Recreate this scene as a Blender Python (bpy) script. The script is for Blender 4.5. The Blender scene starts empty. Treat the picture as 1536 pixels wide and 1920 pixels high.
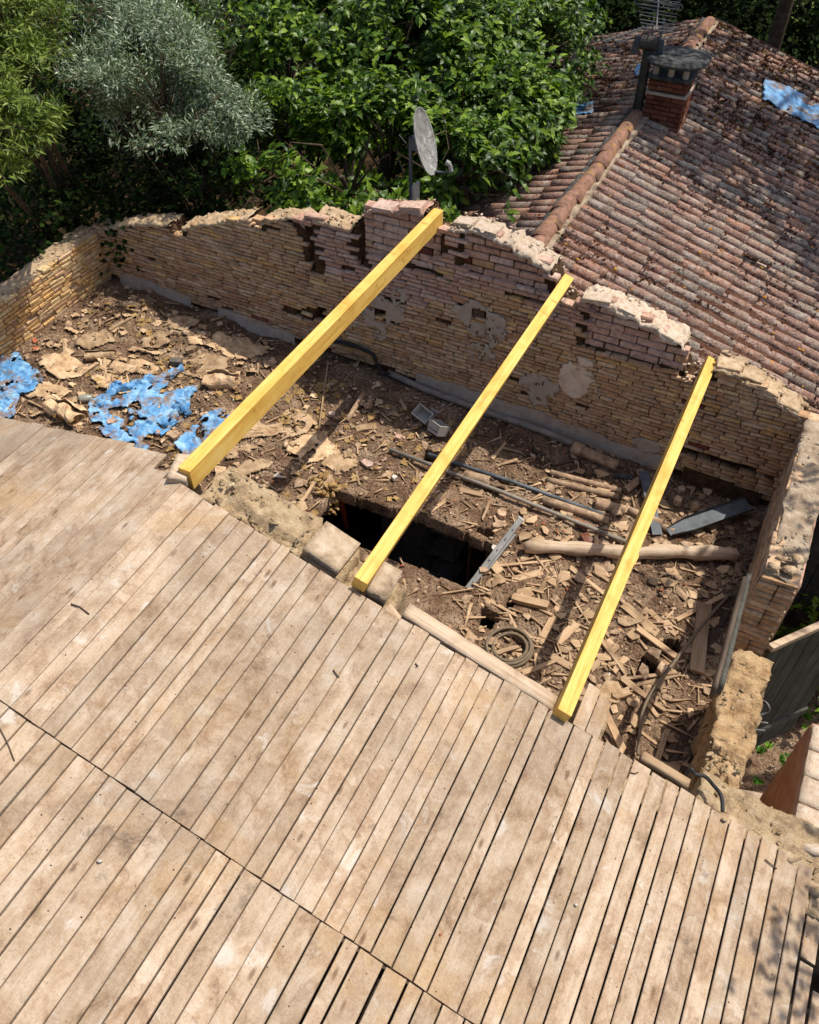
import bpy, math, random
import numpy as np
from mathutils import Vector, Matrix
R = math.radians
rng = np.random.default_rng(7)
random.seed(7)
scene = bpy.context.scene
COL = scene.collection

# ------------------------------------------------------------------ camera, sky, sun
CAM = np.array([0.0, 0.0, 9.0])
PITCH, YAW, FPX = R(46.7357), R(26.4616), 1600.0
cam = bpy.data.cameras.new('camera')
cam.sensor_fit = 'VERTICAL'; cam.sensor_height = 24.0; cam.lens = 24.0 * FPX / 1920.0
cam.clip_start = 0.05; cam.clip_end = 400
camo = bpy.data.objects.new('camera', cam); COL.objects.link(camo)
camo.location = CAM; camo.rotation_euler = (math.pi / 2 - PITCH, 0, YAW)
scene.camera = camo

SUN_TO = Vector((0.33, 0.36, 1.0)).normalized()
world = bpy.data.worlds.new('World'); scene.world = world; world.use_nodes = True
wn = world.node_tree.nodes; wn.clear()
sky = wn.new('ShaderNodeTexSky'); sky.sky_type = 'NISHITA'; sky.sun_disc = False
sky.air_density = 0.8; sky.dust_density = 2.2; sky.ozone_density = 0.6
sky.sun_elevation = math.asin(SUN_TO.z); sky.sun_rotation = math.atan2(SUN_TO.x, SUN_TO.y)
bg = wn.new('ShaderNodeBackground'); bg.inputs['Strength'].default_value = 0.11
wo = wn.new('ShaderNodeOutputWorld')
world.node_tree.links.new(sky.outputs[0], bg.inputs[0]); world.node_tree.links.new(bg.outputs[0], wo.inputs[0])
sl = bpy.data.lights.new('sun', 'SUN'); sl.energy = 3.35; sl.angle = R(0.55); sl.color = (1.0, 0.955, 0.88)
slo = bpy.data.objects.new('sun', sl); COL.objects.link(slo); slo.location = (20, 20, 40)
slo.rotation_euler = SUN_TO.to_track_quat('Z', 'Y').to_euler()
scene.view_settings.view_transform = 'Standard'; scene.view_settings.look = 'None'
scene.view_settings.gamma = 1.0; scene.view_settings.use_curve_mapping = False
scene.view_settings.exposure = 0.5
scene.cycles.max_bounces = 6; scene.cycles.diffuse_bounces = 4; scene.cycles.transparent_max_bounces = 4

# ------------------------------------------------------------------ geometry of the site (metres)
RX, RZ, PITCHR = -3.2535, 4.87, 0.304      # house ridge line (runs along y), deck slope on the right side
NRX, NRZ, NS = -2.565, 4.17, 0.30          # neighbour's ridge
GY = 7.01                                  # inner face of the tall back wall

_cy, _sy, _cp, _sp = math.cos(YAW), math.sin(YAW), math.cos(PITCH), math.sin(PITCH)
_F = np.array([-_sy * _cp, _cy * _cp, -_sp]); _R = np.array([_cy, _sy, 0.0]); _D = np.array([_sy * _sp, -_cy * _sp, -_cp])
def ray(px, py):
    d = (px - 768) * _R + (py - 960) * _D + FPX * _F
    return d / np.linalg.norm(d)
def hit(px, py, n, p0):
    d = ray(px, py); n = np.array(n, float)
    return CAM + d * (((np.array(p0, float) - CAM) @ n) / (d @ n))
def far(px, py, t): return CAM + ray(px, py) * t
def deck_z(x): return RZ - (PITCHR * (x - RX) if x > RX else 0.2 * (RX - x))
def on_deck(px, py): return hit(px, py, (PITCHR, 0, 1), (RX, 0, RZ))
def on_roof(px, py, left=False): return hit(px, py, (-NS if left else NS, 0, 1), (NRX, 0, NRZ))
def on_wall(px, py): return hit(px, py, (0, 1, 0), (0, GY, 0))
def floor_base(x): return 2.78 - 0.0427 * (x + 1.96)

# ------------------------------------------------------------------ noise
def _h(i, j, k, s):
    n = (i.astype(np.int64) * 374761393 + j.astype(np.int64) * 668265263 + k.astype(np.int64) * 2147483647 + s * 1274126177) & 0xffffffff
    n = ((n ^ (n >> 13)) * 1274126177) & 0xffffffff
    return ((n ^ (n >> 16)) & 0xffff) / 65535.0
def vnoise(P, s=0):
    P = np.asarray(P, float); I = np.floor(P).astype(np.int64); f = P - I; f = f * f * (3 - 2 * f)
    i, j, k = I[:, 0], I[:, 1], I[:, 2]; x, y, z = f[:, 0], f[:, 1], f[:, 2]
    o = 0
    for a in (0, 1):
        for b in (0, 1):
            for c in (0, 1):
                o = o + _h(i + a, j + b, k + c, s) * (x if a else 1 - x) * (y if b else 1 - y) * (z if c else 1 - z)
    return o * 2 - 1
def fbm(P, freq=1.0, octv=4, s=0):
    P = np.asarray(P, float) * freq; o = 0; a = 1.0; t = 0
    for q in range(octv):
        o = o + a * vnoise(P, s + q * 17); t += a; a *= 0.5; P = P * 2.03
    return o / t
def fbm1(x, y, z=0, freq=1, octv=3, s=0): return float(fbm(np.array([[x, y, z]]), freq, octv, s)[0])
def fbm3(P, freq, octv, s): return np.stack([fbm(P, freq, octv, s), fbm(P, freq, octv, s + 101), fbm(P, freq, octv, s + 202)], 1)

# ------------------------------------------------------------------ objects
def link(o, parent=None):
    COL.objects.link(o)
    if parent is not None: o.parent = parent
    return o
def tag(o, label=None, cat=None, group=None, kind=None):
    if label: o['label'] = label
    if cat: o['category'] = cat
    if group: o['group'] = group
    if kind: o['kind'] = kind
    return o
def empty(name, loc=(0, 0, 0), label=None, cat=None, group=None, parent=None):
    o = bpy.data.objects.new(name, None); o.location = loc; o.empty_display_size = 0.1
    link(o, parent); return tag(o, label, cat, group)
def mesh_of(name, V, F, m=None, rnd=None, smooth=False):
    me = bpy.data.meshes.new(name); V = np.asarray(V, float)
    if isinstance(F, np.ndarray):
        n, k = F.shape
        me.vertices.add(len(V)); me.vertices.foreach_set('co', V.ravel())
        me.loops.add(n * k); me.loops.foreach_set('vertex_index', F.ravel().astype(np.int32))
        me.polygons.add(n); me.polygons.foreach_set('loop_start', np.arange(0, n * k, k, dtype=np.int32))
        me.update(calc_edges=True)
    else:
        me.from_pydata([tuple(v) for v in V], [], [tuple(int(i) for i in f) for f in F])
    if smooth: me.polygons.foreach_set('use_smooth', np.ones(len(me.polygons), dtype=bool))
    if rnd is not None:
        a = me.attributes.new('rnd', 'FLOAT', 'POINT'); a.data.foreach_set('value', np.asarray(rnd, np.float32))
    if m is not None: me.materials.append(m)
    me.validate(); return me
def obj(name, V, F, m=None, parent=None, rnd=None, smooth=False, loc=None):
    o = bpy.data.objects.new(name, mesh_of(name, V, F, m, rnd, smooth))
    if loc is not None: o.location = loc
    return link(o, parent)
def inst(name, me, M, parent=None):
    """an object on shared mesh data; M a 4x4 in world space (parents sit unrotated at their own location)"""
    o = bpy.data.objects.new(name, me); link(o, parent)
    if parent is not None: M = Matrix.Translation(-parent.location) @ M
    o.matrix_local = M if parent is None else M
    return o

class MB:
    """collects pieces into one mesh"""
    def __init__(s): s.V = []; s.F = []; s.r = []; s.n = 0
    def add(s, V, F, r=None):
        V = np.asarray(V, float); s.V.append(V); s.F += [tuple(int(i) + s.n for i in f) for f in F]; s.n += len(V)
        s.r.append(np.full(len(V), random.random() if r is None else r)); return s
    def box(s, c, size, Rm=None, bev=0.0, r=None):
        V, F = box_vf(bev_rel(bev, size)); V = V * np.array(size)
        if Rm is not None: V = V @ np.asarray(Rm).T
        return s.add(V + np.array(c), F, r)
    def tube(s, pts, rad, n=8, caps=True, r=None, closed=False):
        V, F = tube_vf(pts, rad, n, caps, closed); return s.add(V, F, r)
    def build(s, name, m, parent=None, smooth=False, local=True):
        V = np.concatenate(s.V)
        if parent is not None and local: V = V - np.array(parent.matrix_basis.translation)
        return obj(name, V, s.F, m, parent, np.concatenate(s.r), smooth)

def bev_rel(b, size): return tuple(min(0.24, b / max(1e-6, q)) for q in size)
def box_vf(bev=(0, 0, 0)):
    bx, by, bz = bev
    if max(bev) <= 0:
        V = np.array([[x, y, z] for x in (-.5, .5) for y in (-.5, .5) for z in (-.5, .5)])
        F = [(0, 1, 3, 2), (4, 6, 7, 5), (0, 4, 5, 1), (2, 3, 7, 6), (0, 2, 6, 4), (1, 5, 7, 3)]
        return V, F
    V = []; idx = {}
    for sx in (-1, 1):
        for sy in (-1, 1):
            for sz in (-1, 1):
                idx[(sx, sy, sz, 0)] = len(V); V.append((sx * .5, sy * (.5 - by), sz * (.5 - bz)))
                idx[(sx, sy, sz, 1)] = len(V); V.append((sx * (.5 - bx), sy * .5, sz * (.5 - bz)))
                idx[(sx, sy, sz, 2)] = len(V); V.append((sx * (.5 - bx), sy * (.5 - by), sz * .5))
    F = []
    for s in (-1, 1):
        F.append([idx[(s, a, b, 0)] for a, b in ((-1, -1), (1, -1), (1, 1), (-1, 1))][::s])
        F.append([idx[(a, s, b, 1)] for a, b in ((-1, -1), (-1, 1), (1, 1), (1, -1))][::s])
        F.append([idx[(a, b, s, 2)] for a, b in ((-1, -1), (1, -1), (1, 1), (-1, 1))][::s])
    for a in (-1, 1):
        for b in (-1, 1):
            F.append([idx[(a, b, -1, 0)], idx[(a, b, 1, 0)], idx[(a, b, 1, 1)], idx[(a, b, -1, 1)]][::-a * b])
            F.append([idx[(a, -1, b, 0)], idx[(a, 1, b, 0)], idx[(a, 1, b, 2)], idx[(a, -1, b, 2)]][::a * b])
            F.append([idx[(-1, a, b, 1)], idx[(1, a, b, 1)], idx[(1, a, b, 2)], idx[(-1, a, b, 2)]][::-a * b])
            for c in (-1, 1):
                F.append([idx[(a, b, c, q)] for q in (0, 1, 2)][::a * b * c])
    return np.array(V), F
def tube_vf(pts, rad, n=8, caps=True, closed=False):
    P = np.asarray(pts, float); m = len(P); rad = np.broadcast_to(np.asarray(rad, float), (m,))
    T = np.gradient(P, axis=0) if not closed else (np.roll(P, -1, 0) - np.roll(P, 1, 0))
    T /= np.linalg.norm(T, axis=1)[:, None] + 1e-9
    a = np.array([0, 0, 1.0]) if abs(T[0, 2]) < .9 else np.array([1.0, 0, 0])
    u = np.cross(T[0], a); u /= np.linalg.norm(u); V = []
    for i in range(m):
        u = u - T[i] * (u @ T[i]); u /= np.linalg.norm(u); w = np.cross(T[i], u)
        for k in range(n):
            t = 2 * math.pi * k / n; V.append(P[i] + rad[i] * (math.cos(t) * u + math.sin(t) * w))
    F = []
    for i in range(m if closed else m - 1):
        j = (i + 1) % m
        for k in range(n):
            F.append((i * n + k, i * n + (k + 1) % n, j * n + (k + 1) % n, j * n + k))
    if caps and not closed:
        F.append(tuple(range(n - 1, -1, -1))); F.append(tuple((m - 1) * n + k for k in range(n)))
    return np.array(V), F
def hollow_vf(a, b, ro, ri, n=14, half=False, jit=0.0, s=0):
    """open clay or metal pipe from a to b (half: a gutter-like half shell)"""
    a = np.array(a, float); b = np.array(b, float); T = b - a; T /= np.linalg.norm(T)
    up = np.array([0, 0, 1.0]); u = np.cross(T, up); u /= np.linalg.norm(u); w = np.cross(u, T)
    k0 = n // 2 + 1 if half else n; V = []; F = []
    ss = np.linspace(0, 1, 5)
    for rr in (ro, ri):
        for t in ss:
            for k in range(k0):
                th = math.pi * k / (n // 2) if half else 2 * math.pi * k / n
                q = a + (b - a) * t + rr * (math.cos(th) * u + math.sin(th) * w); V.append(q)
    V = np.array(V)
    if jit: V += fbm3(V, 9, 2, s) * jit
    m = len(ss); id = lambda l, i, k: l * m * k0 + i * k0 + (k % k0)
    kk = k0 - 1 if half else k0
    for i in range(m - 1):
        for k in range(kk):
            F.append((id(0, i, k), id(0, i, k + 1), id(0, i + 1, k + 1), id(0, i + 1, k)))
            F.append((id(1, i, k), id(1, i + 1, k), id(1, i + 1, k + 1), id(1, i, k + 1)))
    for k in range(kk):
        F.append((id(0, 0, k), id(1, 0, k), id(1, 0, k + 1), id(0, 0, k + 1)))
        F.append((id(0, m - 1, k), id(0, m - 1, k + 1), id(1, m - 1, k + 1), id(1, m - 1, k)))
    if half:
        for i in range(m - 1):
            F.append((id(0, i, 0), id(0, i + 1, 0), id(1, i + 1, 0), id(1, i, 0)))
            F.append((id(0, i, kk), id(1, i, kk), id(1, i + 1, kk), id(0, i + 1, kk)))
    return V, F
def grid_vf(nx, ny):
    ii, jj = np.meshgrid(np.arange(nx - 1), np.arange(ny - 1), indexing='ij'); a = (ii * ny + jj).ravel()
    return np.stack([a, a + ny, a + ny + 1, a + 1], 1)
def noisy_box(lo, hi, res, amp, freq, s=0, zt=None, zb=None, octv=4, mod=None):
    """closed block of rough masonry or earth; zt(x,y) its uneven top"""
    lo = np.array(lo, float); hi = np.array(hi, float); n = np.maximum(1, np.round((hi - lo) / res).astype(int))
    key = {}; V = []; F = []
    def vid(i, j, k):
        t = (i, j, k)
        if t not in key: key[t] = len(V); V.append(t)
        return key[t]
    nx, ny, nz = n
    for i in range(nx):
        for j in range(ny):
            F.append((vid(i, j, 0), vid(i, j + 1, 0), vid(i + 1, j + 1, 0), vid(i + 1, j, 0)))
            F.append((vid(i, j, nz), vid(i + 1, j, nz), vid(i + 1, j + 1, nz), vid(i, j + 1, nz)))
    for i in range(nx):
        for k in range(nz):
            F.append((vid(i, 0, k), vid(i + 1, 0, k), vid(i + 1, 0, k + 1), vid(i, 0, k + 1)))
            F.append((vid(i, ny, k), vid(i, ny, k + 1), vid(i + 1, ny, k + 1), vid(i + 1, ny, k)))
    for j in range(ny):
        for k in range(nz):
            F.append((vid(0, j, k), vid(0, j, k + 1), vid(0, j + 1, k + 1), vid(0, j + 1, k)))
            F.append((vid(nx, j, k), vid(nx, j + 1, k), vid(nx, j + 1, k + 1), vid(nx, j, k + 1)))
    I = np.array(V, float) / n; P = lo + I * (hi - lo)
    if zt is not None:
        _c = {}
        for q, (x, y) in zip(V, P[:, :2]):
            if q[:2] not in _c: _c[q[:2]] = zt(x, y)
        z1 = np.array([_c[q[:2]] for q in V]); z0 = lo[2]
        P[:, 2] = z0 + I[:, 2] * (z1 - z0)
    if mod is not None: P = mod(P, I)
    if amp: P = P + fbm3(P, freq, octv, s) * amp + fbm3(P, freq * 4.3, 2, s + 50) * amp * .4
    return P, np.array(F)

def euler(a, b, c): return np.array(Matrix.Rotation(c, 3, 'Z') @ Matrix.Rotation(b, 3, 'Y') @ Matrix.Rotation(a, 3, 'X'))
def frames(fwd, up, roll=None):
    """batch rotation matrices whose columns are x=fwd, y=side, z=up-ish"""
    f = fwd / (np.linalg.norm(fwd, axis=1)[:, None] + 1e-9); s = np.cross(up, f); s /= np.linalg.norm(s, axis=1)[:, None] + 1e-9
    u = np.cross(f, s)
    if roll is not None:
        c, q = np.cos(roll)[:, None], np.sin(roll)[:, None]; s, u = c * s + q * u, c * u - q * s
    return np.stack([f, s, u], 2)
def scatter(tmpl, which, Rm, S, L, rnd):
    """tmpl list of (V,F ndarray of one k); returns V,F,rnd"""
    Vs, Fs, rs, n = [], [], [], 0
    for t, (V, F) in enumerate(tmpl):
        q = np.where(which == t)[0]
        if not len(q): continue
        S_ = S[q] if S.ndim == 2 else np.repeat(S[q][:, None], 3, 1)
        W = np.einsum('nij,nvj->nvi', Rm[q], V[None] * S_[:, None, :]) + L[q][:, None, :]
        k = len(V); Vs.append(W.reshape(-1, 3)); rs.append(np.repeat(rnd[q], k))
        Fs.append((F[None] + (np.arange(len(q)) * k)[:, None, None] + n).reshape(-1, F.shape[1])); n += k * len(q)
    return np.concatenate(Vs), np.concatenate(Fs), np.concatenate(rs)
def rand_rots(n, tilt=math.pi):
    out = np.empty((n, 3, 3))
    for i in range(n): out[i] = euler(random.uniform(-tilt, tilt), random.uniform(-tilt, tilt), random.uniform(-math.pi, math.pi))
    return out
def tri(F):
    o = []
    for f in F:
        for i in range(1, len(f) - 1): o.append((f[0], f[i], f[i + 1]))
    return np.array(o)

# ------------------------------------------------------------------ materials
def C(r, g, b, k=1.0):
    f = lambda v: ((v / 255 + 0.055) / 1.055) ** 2.4 if v > 10.3 else v / 255 / 12.92
    return (f(r) * k, f(g) * k, f(b) * k, 1.0)
class NT:
    def __init__(s, name):
        s.m = bpy.data.materials.new(name); s.m.use_nodes = True; s.t = s.m.node_tree; s.t.nodes.clear()
        s.out = s.n('ShaderNodeOutputMaterial'); s.b = s.n('ShaderNodeBsdfPrincipled'); s.lk(s.b.outputs[0], s.out.inputs[0])
    def n(s, typ, ins=None, **kw):
        o = s.t.nodes.new(typ)
        for k, v in kw.items(): setattr(o, k, v)
        for k, v in (ins or {}).items(): s.set(o.inputs[k], v)
        return o
    def lk(s, a, b): s.t.links.new(a, b)
    def set(s, i, v):
        if hasattr(v, 'is_output') or isinstance(v, bpy.types.NodeSocket): s.lk(v, i)
        else: i.default_value = v
    def geo(s): return s.n('ShaderNodeNewGeometry').outputs['Position']
    def oc(s): return s.n('ShaderNodeTexCoord').outputs['Object']
    def rnd(s):
        a = s.n('ShaderNodeObjectInfo').outputs['Random']; b = s.n('ShaderNodeAttribute', attribute_name='rnd').outputs['Fac']
        return s.ma('FRACT', s.ma('ADD', a, b))
    def ma(s, op, a, b=None, c=None):
        o = s.n('ShaderNodeMath', operation=op)
        s.set(o.inputs[0], a)
        if b is not None: s.set(o.inputs[1], b)
        if c is not None: s.set(o.inputs[2], c)
        return o.outputs[0]
    def vm(s, op, a, b=None):
        o = s.n('ShaderNodeVectorMath', operation=op); s.set(o.inputs[0], a)
        if b is not None: s.set(o.inputs[1], b)
        return o.outputs[0]
    def sc(s, v, k): return s.vm('MULTIPLY', v, k if isinstance(k, tuple) else (k, k, k))
    def off(s, v, r, k=53.0):
        cx = s.n('ShaderNodeCombineXYZ'); s.set(cx.inputs[0], s.ma('MULTIPLY', r, k)); s.set(cx.inputs[1], s.ma('MULTIPLY', r, k * 1.7)); s.set(cx.inputs[2], s.ma('MULTIPLY', r, k * .6))
        return s.vm('ADD', v, cx.outputs[0])
    def noise(s, v, sc=5.0, d=4.0, r=0.6, dist=0.0):
        return s.n('ShaderNodeTexNoise', {'Vector': v, 'Scale': sc, 'Detail': d, 'Roughness': r, 'Distortion': dist}).outputs['Fac']
    def vor(s, v, sc=5.0, out='Distance', f='F1'):
        return s.n('ShaderNodeTexVoronoi', {'Vector': v, 'Scale': sc}, feature=f).outputs[out]
    def ramp(s, f, st, interp='LINEAR'):
        o = s.n('ShaderNodeValToRGB'); s.set(o.inputs[0], f); e = o.color_ramp.elements; o.color_ramp.interpolation = interp
        while len(e) < len(st): e.new(0.5)
        for q, (p, c) in zip(e, st): q.position = p; q.color = c if isinstance(c, tuple) else (c, c, c, 1)
        return o.outputs[0]
    def mix(s, f, a, b, mode='MIX'):
        o = s.n('ShaderNodeMix', data_type='RGBA', blend_type=mode); s.set(o.inputs[0], f); s.set(o.inputs[6], a); s.set(o.inputs[7], b)
        return o.outputs[2]
    def fin(s, col, rough=0.85, h=None, hs=0.5, hd=0.01, spec=0.3, metal=0.0):
        s.set(s.b.inputs['Base Color'], col); s.set(s.b.inputs['Roughness'], rough)
        s.set(s.b.inputs['Specular IOR Level'], spec); s.set(s.b.inputs['Metallic'], metal)
        if h is not None:
            bp = s.n('ShaderNodeBump', {'Height': h, 'Strength': hs, 'Distance': hd}); s.lk(bp.outputs[0], s.b.inputs['Normal'])
        return s.m

M = {}
def simple(name, cols, sc=8.0, rough=0.85, hs=0.5, hd=0.01, spec=0.3, metal=0.0, rvar=0.35, d=6.0, obj_space=False):
    t = NT(name); p = t.oc() if obj_space else t.geo(); r = t.rnd(); q = t.off(p, r) if obj_space else p
    n1 = t.noise(q, sc, d, 0.65); k = len(cols)
    col = t.ramp(n1, [(0.28 + 0.44 * i / max(1, k - 1), c) for i, c in enumerate(cols)])
    v = t.ma('ADD', t.ma('MULTIPLY', r, rvar), 1.0 - rvar / 2)
    o = t.n('ShaderNodeVectorMath', operation='SCALE'); t.set(o.inputs[0], col); t.set(o.inputs['Scale'], v)
    M[name] = t.fin(o.outputs[0], rough, t.noise(q, sc * 5, 5, 0.7), hs, hd, spec, metal); return M[name]

def wood(name, base, dark, light, axis=0, world=False, blotch=1.0, rough=0.8, rvar=0.35, stain=None, hs=0.35, grain=1.0):
    """axis: which way the fibres run, in object space (or world space)"""
    t = NT(name); p = t.geo() if world else t.oc(); r = t.rnd(); q = t.off(p, r)
    st = [34.0, 34.0, 34.0]; st[axis] = 1.6
    g = t.noise(t.sc(q, tuple(st)), 1.0 * grain, 6, 0.65, 0.4); st2 = [9.0, 9.0, 9.0]; st2[axis] = 1.1
    g2 = t.noise(t.sc(q, tuple(st2)), 1.0, 4, 0.6, 1.2)
    col = t.ramp(g, [(0.25, dark), (0.5, base), (0.78, light)])
    col = t.mix(t.ma('MULTIPLY', t.ramp(g2, [(0.35, 0.0), (0.7, 1.0)]), 0.55 * blotch), col, base)
    b = t.noise(t.off(p, r, 3.0), 3.2, 5, 0.62, 0.6)
    col = t.mix(t.ma('MULTIPLY', t.ramp(b, [(0.50, 0.0), (0.68, 1.0)]), 0.6 * blotch), col, dark)
    col = t.mix(t.ma('MULTIPLY', t.ramp(b, [(0.26, 1.0), (0.44, 0.0)]), 0.6 * blotch), col, light)
    if stain: col = stain(t, p, r, col)
    v = t.ma('ADD', t.ma('MULTIPLY', r, rvar), 1.0 - rvar / 2)
    o = t.n('ShaderNodeVectorMath', operation='SCALE'); t.set(o.inputs[0], col); t.set(o.inputs['Scale'], v)
    M[name] = t.fin(o.outputs[0], rough, t.ma('ADD', g, t.ma('MULTIPLY', g2, 0.6)), hs, 0.004, 0.25); return M[name]

def deck_stain(t, p, r, col):
    n = t.noise(t.off(p, r, 0.5), 1.7, 4, 0.6, 0.5)                       # water rings
    ring = t.ramp(n, [(0.555, 0.0), (0.578, 1.0), (0.60, 0.45), (0.70, 0.0)])
    col = t.mix(t.ma('MULTIPLY', ring, 0.38), col, C(150, 108, 70, .64))
    w = t.noise(t.off(p, r, 0.5), 3.4, 4, 0.6, 0.8)                       # cement bloom
    col = t.mix(t.ma('MULTIPLY', t.ramp(w, [(0.61, 0.0), (0.72, 1.0)]), 0.55), col, C(232, 222, 210, .64))
    e = t.noise(t.sc(t.off(p, r, 0.35), (1.5, .8, 1.5)), 5.2, 5, 0.68, 0.5)  # mottling
    col = t.mix(t.ma('MULTIPLY', t.ramp(e, [(0.50, 0.0), (0.70, 1.0)]), 0.55), col, C(172, 138, 106, .66))
    col = t.mix(t.ma('MULTIPLY', t.ramp(e, [(0.30, 1.0), (0.47, 0.0)]), 0.55), col, C(238, 220, 198, .68))
    f = t.noise(t.off(p, r, 0.2), 1.9, 5, 0.7, 0.3)
    col = t.mix(t.ma('MULTIPLY', t.ramp(f, [(0.60, 0.0), (0.70, 1.0)]), 0.6), col, C(112, 90, 74, .66))
    d = t.noise(t.vm('ADD', p, (4.3, 1.7, 0)), 0.85, 4, 0.6, 0.7)         # grey weathering
    col = t.mix(t.ma('MULTIPLY', t.ramp(d, [(0.52, 0.0), (0.72, 1.0)]), 0.55), col, C(150, 128, 108, .64))
    k = t.vor(t.sc(t.off(p, r, 11), (7.0, 2.6, 7.0)), 1.0)                # knots
    col = t.mix(t.ma('MULTIPLY', t.ramp(k, [(0.04, 1.0), (0.11, 0.0)]), 0.65), col, C(120, 84, 56, .64))
    s = t.vor(t.off(p, r, 5), 11.0)                                       # nail heads and grit
    col = t.mix(t.ramp(s, [(0.045, 1.0), (0.06, 0.0)], 'LINEAR'), col, C(70, 55, 45, .64))
    o = t.noise(p, 1.25, 5, 0.65, 0.5)                                     # ochre leaching
    return t.mix(t.ma('MULTIPLY', t.ramp(o, [(0.58, 0.0), (0.76, 1.0)]), 0.5), col, C(205, 158, 98, .64))
def deckmat():
    t = NT('deck_wood'); p = t.geo(); r = t.rnd(); K = .66
    q = t.off(p, r, .45)
    e = t.noise(t.sc(q, (1.25, .9, 1.25)), 5.0, 9, 0.70, 0.35)
    col = t.ramp(e, [(0.28, C(236, 216, 192, K)), (0.44, C(220, 194, 164, K)), (0.56, C(200, 170, 138, K)), (0.68, C(160, 130, 102, K)), (0.8, C(120, 96, 76, K))])
    g = t.noise(t.sc(t.off(p, r), (46, 1.7, 46)), 1.0, 6, 0.7, 0.3)
    col = t.mix(t.ma('MULTIPLY', t.ramp(g, [(0.5, 0.0), (0.72, 1.0)]), 0.35), col, C(140, 108, 80, K))
    col = t.mix(t.ma('MULTIPLY', t.ramp(g, [(0.28, 1.0), (0.45, 0.0)]), 0.25), col, C(240, 222, 200, K))
    n = t.noise(q, 1.9, 4, 0.6, 0.5)                                      # water rings
    col = t.mix(t.ma('MULTIPLY', t.ramp(n, [(0.555, 0.0), (0.576, 1.0), (0.60, 0.45), (0.70, 0.0)]), 0.4), col, C(150, 110, 76, K))
    w = t.noise(t.off(p, r, 0.5), 4.2, 5, 0.65, 0.8)                       # cement bloom
    col = t.mix(t.ma('MULTIPLY', t.ramp(w, [(0.60, 0.0), (0.68, 1.0)]), 0.6), col, C(238, 228, 214, K * 1.05))
    d = t.noise(t.vm('ADD', p, (4.3, 1.7, 0)), 0.9, 6, 0.68, 0.4)          # grey weathering
    col = t.mix(t.ma('MULTIPLY', t.ramp(d, [(0.48, 0.0), (0.66, 1.0)]), 0.5), col, C(166, 146, 126, K))
    o = t.noise(p, 1.25, 6, 0.68, 0.5)                                     # ochre leaching
    col = t.mix(t.ma('MULTIPLY', t.ramp(o, [(0.54, 0.0), (0.72, 1.0)]), 0.5), col, C(214, 170, 112, K))
    k = t.vor(t.sc(t.off(p, r, 11), (7.0, 2.6, 7.0)), 1.0)                 # knots
    col = t.mix(t.ma('MULTIPLY', t.ramp(k, [(0.05, 1.0), (0.12, 0.0)]), 0.7), col, C(112, 80, 54, K))
    f = t.noise(t.off(p, r, 0.2), 2.3, 6, 0.72, 0.3)                       # dark stains
    col = t.mix(t.ma('MULTIPLY', t.ramp(f, [(0.61, 0.0), (0.69, 1.0)]), 0.6), col, C(104, 86, 72, K))
    h = t.noise(p, 75, 4, 0.8)                                             # ingrained grit
    col = t.mix(t.ramp(h, [(0.55, 0.0), (0.72, 0.6)]), col, C(110, 88, 68, K)); col = t.mix(t.ramp(h, [(0.28, 0.45), (0.45, 0.0)]), col, C(242, 228, 208, K))
    s = t.vor(t.off(p, r, 5), 11.0)
    col = t.mix(t.ramp(s, [(0.045, 1.0), (0.06, 0.0)]), col, C(60, 46, 36, K))
    v = t.ma('ADD', t.ma('MULTIPLY', r, .26), .87); sc_ = t.n('ShaderNodeVectorMath', operation='SCALE'); t.set(sc_.inputs[0], col); t.set(sc_.inputs['Scale'], v)
    M['deck_wood'] = t.fin(sc_.outputs[0], .85, t.ma('ADD', g, h), .3, .004, .2)
deckmat()
def knots(t, p, r, col):
    k = t.vor(t.sc(t.off(p, r, 11), (2.2, 7.0, 7.0)), 1.0)
    return t.mix(t.ma('MULTIPLY', t.ramp(k, [(0.05, 1.0), (0.16, 0.0)]), 0.6), col, C(170, 110, 20, .8))
wood('new_timber', C(244, 196, 98, .84), C(206, 146, 52, .84), C(252, 224, 146, .84), axis=1, stain=knots, blotch=0.9, rvar=0.06, hs=0.2, rough=0.6)
wood('old_board', C(188, 156, 120, .85), C(138, 106, 76, .85), C(216, 188, 152, .85), axis=0, rvar=0.5)
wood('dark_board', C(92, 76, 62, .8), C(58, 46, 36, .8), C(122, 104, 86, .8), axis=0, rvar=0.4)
wood('pale_log', C(204, 178, 148, .88), C(136, 108, 82, .88), C(226, 206, 180, .88), axis=0, rvar=0.1, hs=0.7)
wood('green_board', C(92, 90, 80, .7), C(60, 56, 48, .7), C(118, 116, 106, .7), axis=2, rvar=0.3)
def brickmat(name, c1, c2, c3, soot=0.0, dirt=C(70, 52, 38, .8)):
    t = NT(name); p = t.geo(); r = t.rnd()
    col = t.ramp(r, [(0.0, c1), (0.35, c2), (0.7, c3), (1.0, c2)])
    n = t.noise(p, 22, 6, 0.7); col = t.mix(t.ramp(n, [(0.42, 0.0), (0.75, 0.65)]), col, dirt)
    n3 = t.noise(p, 5.0, 5, 0.65); col = t.mix(t.ma('MULTIPLY', t.ramp(n3, [(0.55, 0.0), (0.7, 1.0)]), 0.35), col, C(205, 190, 170, .7))
    if soot:
        n2 = t.noise(p, 2.4, 5, 0.7); col = t.mix(t.ma('MULTIPLY', t.ramp(n2, [(0.56, 0.0), (0.72, 1.0)]), soot), col, C(38, 34, 36))
    M[name] = t.fin(col, 0.92, t.noise(p, 60, 5, 0.75), 0.8, 0.012, 0.15); return M[name]
brickmat('brick_tan', C(218, 180, 140, .98), C(198, 156, 116, .98), C(230, 198, 160, .98), 0.3)
brickmat('brick_gold', C(230, 192, 134, 1.0), C(216, 170, 110, 1.0), C(236, 206, 154, 1.0), 0.1)
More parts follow.
